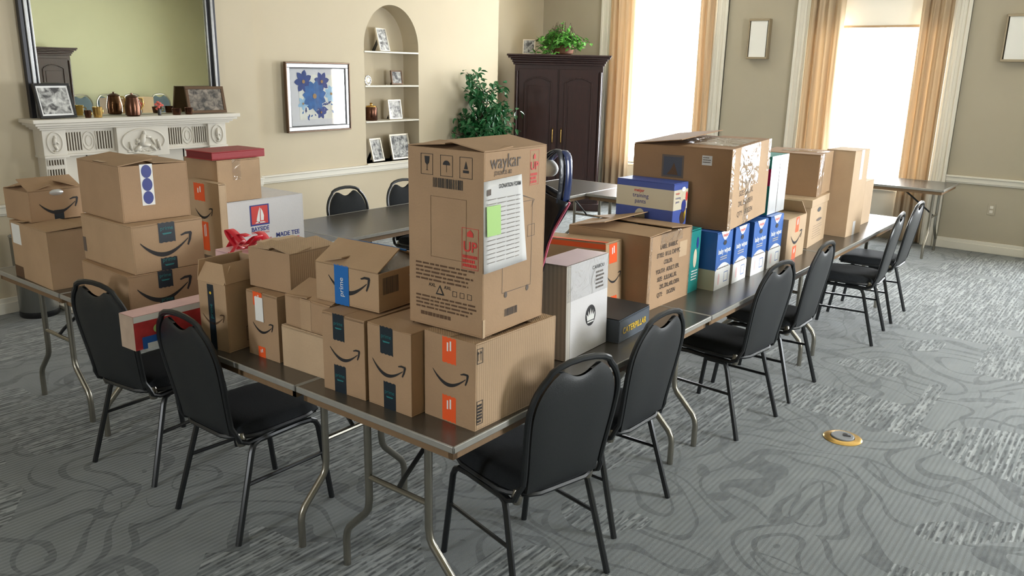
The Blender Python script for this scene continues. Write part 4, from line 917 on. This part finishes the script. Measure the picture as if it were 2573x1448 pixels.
# ------------------------------------------------------------------ framed pictures
PH = [0]
def standing_photo(label, loc, rz, w, h, frame_mat, border=.016, mat_w=0, seed=1, lean=14, cat='photo frame', group=None, dark=False, easel=True):
    # faces local -y; bottom edge centre at loc
    e = empty('framed_photo', loc, 0, label, cat, group, rot=(0, 0, rz))
    c, s = math.cos(R(lean)), math.sin(R(lean))
    T = Matrix(((1, 0, 0, 0), (0, c, s, 0), (0, -s, c, .002), (0, 0, 0, 1)))
    m = MB()
    for a in ((-w/2, w/2, 0, border), (-w/2, w/2, h-border, h), (-w/2, -w/2+border, border, h-border), (w/2-border, w/2, border, h-border)): m.box(a[0], a[1], -.018, .0, a[2], a[3], T=T)
    m.box(-w/2+.002, w/2-.002, -.004, 0, .002, h-.002, T=T)
    m.build('frame_border', frame_mat, e, bevel=.002)
    if mat_w:
        m = MB(); m.box(-w/2+border, w/2-border, -.010, -.004, border, h-border, T=T); m.build('photo_mount', WHITE, e)
    b = border+mat_w; m = MB(); m.box(-w/2+b, w/2-b, -.012, -.004, b, h-b, T=T)
    m.build('photo_print', photo_mat('photo_print_%d' % seed, seed*3.7, (1, 1, 1) if not dark else (.5, .42, .36), 9), e)
    if easel:
        m = MB(); q = T @ Vector((0, 0, h*.75)); m.box(-.03, .03, q.y, q.y+.004, .0, .01) if False else m.add([(-.02, q.y, q.z), (.02, q.y, q.z), (.03, q.y+h*.38, .002), (-.03, q.y+h*.38, .002), (-.02, q.y+.004, q.z), (.02, q.y+.004, q.z), (.03, q.y+h*.38+.004, .002), (-.03, q.y+h*.38+.004, .002)], [(0, 1, 2, 3), (7, 6, 5, 4), (0, 4, 5, 1), (2, 6, 7, 3), (0, 3, 7, 4), (1, 5, 6, 2)])
        m.build('easel_back', BLACKFR, e)
    return e
# big picture on the wall: centre y 3.735, z 1.54
e = empty('framed_picture', (NX+.022, 3.735, 1.545), R(2.8), 'framed print of blue flowers hanging left of the arched niche', 'picture')
W2, H2 = .415, .335; m = MB()
for (o0, o1, d) in ((0, .014, .036), (.014, .052, .026), (.052, .062, .020)):
    for a in ((-W2+o0, W2-o0, -H2+o0, -H2+o1), (-W2+o0, W2-o0, H2-o1, H2-o0), (-W2+o0, -W2+o1, -H2+o1, H2-o1), (W2-o1, W2-o0, -H2+o1, H2-o1)): m.box(0, d, a[0], a[1], a[2], a[3], mi={0: 2, .014: 0, .052: 1}[o0])
m.build('picture_frame', [SILVER, BLACKFR, BRONZE], e, bevel=.003)
m = MB(); m.box(0, .008, -W2+.06, W2-.06, -H2+.06, H2-.06); m.build('mount_board', sm('grey_mount_board', (196, 198, 202), .8), e)
m = MB(); m.box(.008, .0095, -.245, .245, -.215, .215); m.build('print_ground', sm('pale_print_ground', (206, 208, 200), .8, var=.2, scale=9), e)
m = MB(); mt = [sm('petal_blue', (44, 96, 156), .8, var=.5, scale=22), sm('petal_deep_blue', (38, 64, 128), .8, var=.5, scale=18), sm('petal_pale_blue', (140, 178, 206), .8, var=.3, scale=20), sm('flower_heart', (150, 120, 80), .8)]
def flower(cy_, cz, r, n, mi, ph=0, x=.0100):
    for k in range(n):
        a = ph+2*math.pi*k/n; P = []
        for j in range(11):
            t = j/10; w_ = r*.34*math.sin(math.pi*t**.8)*(1+.15*math.sin(9*t)); P.append((t*r, w_))
        P += [(p[0], -p[1]) for p in P[::-1][1:-1]]
        c, s = math.cos(a), math.sin(a); m.add([(x+.0001*k, cy_+c*p[0]-s*p[1], cz+s*p[0]+c*p[1]) for p in P], [tuple(range(len(P)))], mi)
    m.add([(x+.003, cy_+.16*r*math.cos(i), cz+.16*r*math.sin(i)) for i in [k*math.pi/6 for k in range(12)]], [tuple(range(12))], 3)
flower(-.05, .01, .155, 11, 0, .2, .0108); flower(-.185, .15, .115, 7, 1, .5, .0104); flower(.05, .15, .10, 7, 1, 1.1); flower(.17, .03, .09, 8, 2, .3); flower(.03, -.15, .07, 6, 1, 2); flower(-.2, -.06, .07, 5, 2, 1)
for k in range(44):
    a = random.uniform(-.22, .22); b = random.uniform(-.2, -.04); c0 = random.uniform(0, 6.28); l = random.uniform(.03, .06)
    c, s = math.cos(c0), math.sin(c0); m.add([(.0098, a+c*p-s*q, b+s*p+c*q) for p, q in ((0, 0), (l*.4, l*.25), (l, 0), (l*.4, -l*.25))], [(0, 1, 2, 3)], random.choice((0, 1, 1)))
m.build('flower_print', mt, e)
m = MB(); m.box(.0145, .0165, -W2+.055, W2-.055, -H2+.055, H2-.055); m.build('glass_pane', GLASS, e)

# niche shelves and their objects
for z, nm in ((2.01, 'top'), (1.655, 'middle'), (1.28, 'lowest')):
    m = MB(); m.box(NX-ND, NX+.005, NY0+.002, NY1-.002, z-.018, z); o = m.build('niche_shelf', TRIM, None, bevel=.003); tag(o, nm+' white shelf in the arched wall niche', 'shelf', 'shelves in the arched niche')
m = MB(); m.box(NX-ND, NX+.02, NY0-.0, NY1+.0, NZ0-.01, NZ0); struct('trim_3', m, TRIM)
rzn = R(90)
standing_photo('grey photo on the top shelf of the niche', (-5.29, 4.76, 2.01), rzn+.25, .20, .245, PALEFR, .012, 0, 3)
standing_photo('small dark photo on the middle shelf of the niche', (-5.30, 4.95, 1.655), rzn, .17, .155, BRONZE, .016, 0, 4, dark=False, lean=8)
standing_photo('silver-edged photo on the lowest shelf of the niche', (-5.28, 4.90, 1.28), rzn, .20, .215, PALEFR, .016, 0, 5, lean=8)
standing_photo('tall photo at the left of the niche ledge', (-5.27, 4.62, NZ0), rzn+.15, .20, .255, PALEFR, .018, 0, 6)
standing_photo('large pale-framed photo at the right of the niche ledge', (-5.27, 4.98, NZ0), rzn+.05, .31, .285, PALEFR, .020, 0, 7, lean=12)
e = empty('silver_ornament', (-5.30, 4.52, 1.655), 0, 'small scalloped silver ornament on the middle niche shelf', 'ornament')
m = MB(); T = Matrix.Translation((0, 0, .05)); m.tube([(0, .040*math.cos(2*math.pi*i/24)*(1+.12*math.cos(i*math.pi/1.0)), .05+.045*math.sin(2*math.pi*i/24)*(1+.12*math.cos(i*math.pi))) for i in range(24)], .008, 6, closed=True); m.build('scalloped_rim', SILVER, e, smooth=True)
m = MB(); m.blob((0, 0, .05), (.008, .034, .036)); m.box(-.02, .02, -.018, .018, 0, .006); m.build('disc', PALEFR, e, smooth=True)
e = empty('copper_tea_caddy', (-5.29, 4.55, 1.28), 0, 'lidded copper caddy on the lowest niche shelf', 'pot')
m = MB(); m.lathe([(.062, 0), (.068, .01), (.066, .13), (.060, .145)], seg=20); m.build('caddy_body', COPPER, e, smooth=True)
m = MB(); m.lathe([(.060, .145), (.052, .158), (.015, .165), (.012, .175), (.018, .183), (.006, .19)], seg=20); m.build('caddy_lid', BRASS, e, smooth=True)

# ------------------------------------------------------------------ fireplace surround and mirror
e = empty('fireplace_mantel', (-5.14, 1.76, 0), 0, 'carved white marble fireplace surround behind the left stack of boxes', 'fireplace')
BX = 0.0   # local x from the breast front, local y from the centre
m = MB()
for (p, hw, z0, z1) in ((.285, .855, 1.405, 1.435), (.265, .835, 1.385, 1.405), (.235, .81, 1.368, 1.385), (.215, .79, 1.352, 1.368)): m.box(0, p, -hw, hw, z0, z1)
m.build('mantel_shelf', STONE, e, bevel=.004)
m = MB(); m.box(0, .155, -.75, .75, 1.165, 1.352); m.box(0, .175, -.755, .755, 1.15, 1.168)
for s in (-1, 1): m.box(0, .185, s*.68-.085, s*.68+.085, 1.16, 1.352); m.box(0, .20, s*.68-.09, s*.68+.09, 1.145, 1.165)
m.box(0, .20, -.215, .215, 1.115, 1.352); m.build('frieze', STONE, e, bevel=.003)
def ovalring(m, cx, cy_, cz, ry_, rz_, th): m.tube([(cx, cy_+ry_*math.cos(2*math.pi*i/36), cz+rz_*math.sin(2*math.pi*i/36)) for i in range(36)], th, 8, closed=True)
def oring(*a): q = MB(); ovalring(q, *a); q.build('oval_moulding', STONE, e, smooth=True)
oring(.202, 0, 1.235, .178, .096, .008)
for s in (-1, 1): oring(.187, s*.68, 1.258, .055, .076, .006); oring(.157, s*.415, 1.258, .045, .068, .006); oring(.157, s*.415, 1.258, .024, .040, .004)
m = MB()
def limb(a, b, r0, r1): m.tube([(.202, a[0], a[1]), (.214, (a[0]+b[0])/2, (a[1]+b[1])/2), (.202, b[0], b[1])], r0, 8, rs=[r0, (r0+r1)/2*1.1, r1])
m.blob((.208, .005, 1.300), (.014, .016, .019)); limb((.0, 1.285), (-.03, 1.205), .020, .022); limb((-.03, 1.21), (.05, 1.20), .016, .012); limb((.05, 1.20), (.10, 1.155), .012, .009); limb((0, 1.275), (.06, 1.262), .010, .008); limb((.06, 1.262), (.09, 1.205), .008, .007)
limb((-.03, 1.20), (-.085, 1.160), .016, .012); limb((-.03, 1.255), (-.065, 1.215), .010, .008); m.blob((.206, -.055, 1.245), (.010, .012, .014)); limb((.12, 1.225), (.13, 1.16), .010, .012); m.blob((.206, .115, 1.235), (.009, .010, .012)); limb((-.12, 1.235), (-.11, 1.165), .006, .010)
for k in range(10): m.blob((.202, -.125+.028*k, 1.158+.006*(k % 2)), (.008, .020, .010), 8, 5)
m.build('relief_carving', STONE, e, smooth=True, angle=180)
for s in (-1, 1):
    m = MB(); m.blob((.188, s*.68+.004, 1.300), (.010, .010, .012))
    for a, b, r in (((0, 1.292), (-.008, 1.245), .013), ((-.008, 1.245), (.012, 1.205), .010), ((.012, 1.205), (-.012, 1.195), .008), ((0, 1.275), (.025, 1.25), .007)): m.tube([(.187, s*.68+a[0], a[1]), (.196, s*.68+(a[0]+b[0])/2, (a[1]+b[1])/2), (.187, s*.68+b[0], b[1])], r, 8)
    m.build('relief_carving', STONE, e, smooth=True, angle=180)
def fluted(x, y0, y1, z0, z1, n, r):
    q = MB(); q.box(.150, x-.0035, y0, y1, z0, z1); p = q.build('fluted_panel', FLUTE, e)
    q = MB(); q.box(x-.004, x-.0030, y0, y1, z0, z0+.006); q.box(x-.004, x-.003, y0, y1, z1-.006, z1)
    for i in range(n+1): c = y0+(y1-y0)*i/n; q.tube([(x, c, z0+.003), (x, c, z1-.003)], r, 6)
    q.build('fluting', STONE, p, smooth=True)
for s in (-1, 1):
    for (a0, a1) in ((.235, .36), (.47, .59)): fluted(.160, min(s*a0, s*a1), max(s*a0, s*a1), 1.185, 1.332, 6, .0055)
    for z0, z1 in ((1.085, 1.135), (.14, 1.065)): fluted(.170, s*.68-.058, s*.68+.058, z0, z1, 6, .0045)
m = MB()
for s in (-1, 1): m.box(0, .165, s*.68-.075, s*.68+.075, .0, 1.145); m.box(0, .185, s*.68-.085, s*.68+.085, 0, .13); m.box(0, .08, min(s*.40, s*.61), max(s*.40, s*.61), 0, 1.145)
m.box(0, .08, -.42, .42, .92, 1.145); m.build('pilaster', STONE, e, bevel=.004)
m = MB(); m.box(0, .03, -.40, .40, 0, .92); m.build('firebox', sm('firebox_black', (18, 17, 16), .9), e)  # flat near-black slab across the firebox opening
m = MB(); m.box(.0, .42, -.80, .80, 0, .03); m.build('hearth', STONE, e, bevel=.004)
# overmantel mirror, standing on the shelf against the breast
e = empty('overmantel_mirror', (-5.095, 1.775, 1.436), 0, 'large pewter-framed mirror above the fireplace mantel', 'mirror')
hw, H = .79, 1.5
for nm, mtl, parts in (('mirror_frame', DARKFR, ((0, .03, .045), (.055, .075, .03))), ('frame_leaf', SILVER, ((.03, .055, .060), (.075, .09, .038)))):
    m = MB()
    for o0, o1, d in parts:
        for a in ((-hw+o0, hw-o0, H-o1, H-o0), (-hw+o0, -hw+o1, 0, H-o1), (hw-o1, hw-o0, 0, H-o1)): m.box(0, d, *a)
    m.build(nm, mtl, e, bevel=.004)
m = MB(); m.box(.0, .022, -hw+.085, hw-.085, .003, H-.085); m.build('mirror_glass', MIRROR, e)
SH = 1.4355
standing_photo('black-framed photo with a white mount at the left end of the mantel', (-4.925, 1.115, SH), rzn+.15, .28, .255, BLACKFR, .018, .014, 11, lean=14)
standing_photo('wide bronze-framed group photo at the right end of the mantel', (-4.945, 2.355, SH), rzn-.08, .345, .225, BRONZE, .024, 0, 12, dark=True, lean=12)
def cup(label, y, r, h, mt, x=-4.92, handle=True):
    e = empty('metal_cup', (x, y, SH), R(20), label, 'cup'); m = MB(); m.lathe([(r*.8, 0), (r*.85, .006), (r, h*.9), (r*1.04, h), (r*.97, h), (r*.8, .01)], seg=20); m.build('cup_body', mt, e, smooth=True)
    if handle: m = MB(); m.tube([(0, r*.95, h*.8), (0, r*1.45, h*.75), (0, r*1.5, h*.45), (0, r*.95, h*.25)], .004, 6); m.build('handle', BRASS, e, smooth=True)
cup('small dark copper cup beside the black-framed photo', 1.330, .026, .055, COPPER); cup('shiny copper cup beside the pitcher on the mantel', 1.405, .036, .078, BRASS)
cup('low copper cup right of the pink flower', 2.055, .038, .052, COPPER); cup('low brass-handled cup next to the bronze-framed photo', 2.165, .034, .055, COPPER)
e = empty('copper_pitcher', (-4.93, 1.69, SH), 0, 'dark copper pitcher with a brass handle in the middle of the mantel', 'pitcher')
m = MB(); m.lathe([(.045, 0), (.056, .01), (.060, .07), (.050, .12), (.046, .145), (.050, .15), (.044, .148), (.04, .02)], seg=22); m.build('pitcher_body', COPPER, e, smooth=True)
m = MB(); m.tube([(0, .046, .14), (0, .085, .135), (0, .09, .08), (0, .058, .04)], .006, 8); m.build('handle', BRASS, e, smooth=True)
m = MB(); m.lathe([(.048, .150), (.03, .162), (.008, .168), (.008, .178)], seg=18); m.build('pitcher_lid', COPPER, e, smooth=True)
e = empty('flower_posy', (-4.92, 1.905, SH), 0, 'tiny pink flower in a dark vase on the mantel', 'flower')
m = MB(); m.lathe([(.012, 0), (.014, .03), (.009, .05), (.011, .055)], seg=12); m.build('vase', BLACKFR, e, smooth=True)
m = MB(); random.seed(5)
for k in range(9): m.blob((random.gauss(0, .012), random.gauss(0, .014), .078+random.gauss(0, .012)), (.013, .013, .011), 8, 5)
m.build('blossom', sm('coral_petals', (226, 112, 100), .6), e, smooth=True)
standing_photo('small photo leaning on the wall behind the ivy on the armoire', (-5.50, 7.66, 2.046), .5, .17, .20, PALEFR, .014, 0, 15, lean=10)

# ------------------------------------------------------------------ waste bin
e = empty('waste_bin', (-4.90, .80, 0), 0, 'ribbed steel waste bin standing by the fireplace wall', 'waste bin')
m = MB(); prof = [(.125, .03), (.13, .04), (.135, .60), (.14, .61), (.128, .61), (.125, .05)]
m.lathe(prof, seg=48); m.v = [(p[0]*(1+.012*math.sin(24*math.atan2(p[1], p[0]))), p[1]*(1+.012*math.sin(24*math.atan2(p[1], p[0]))), p[2]) for p in m.v]; m.build('bin_body', STEEL, e, smooth=True)
m = MB(); m.lathe([(.13, 0), (.135, .01), (.132, .045), (.1, .045)], seg=32); m.build('bin_base', BLACKFR, e, smooth=True)
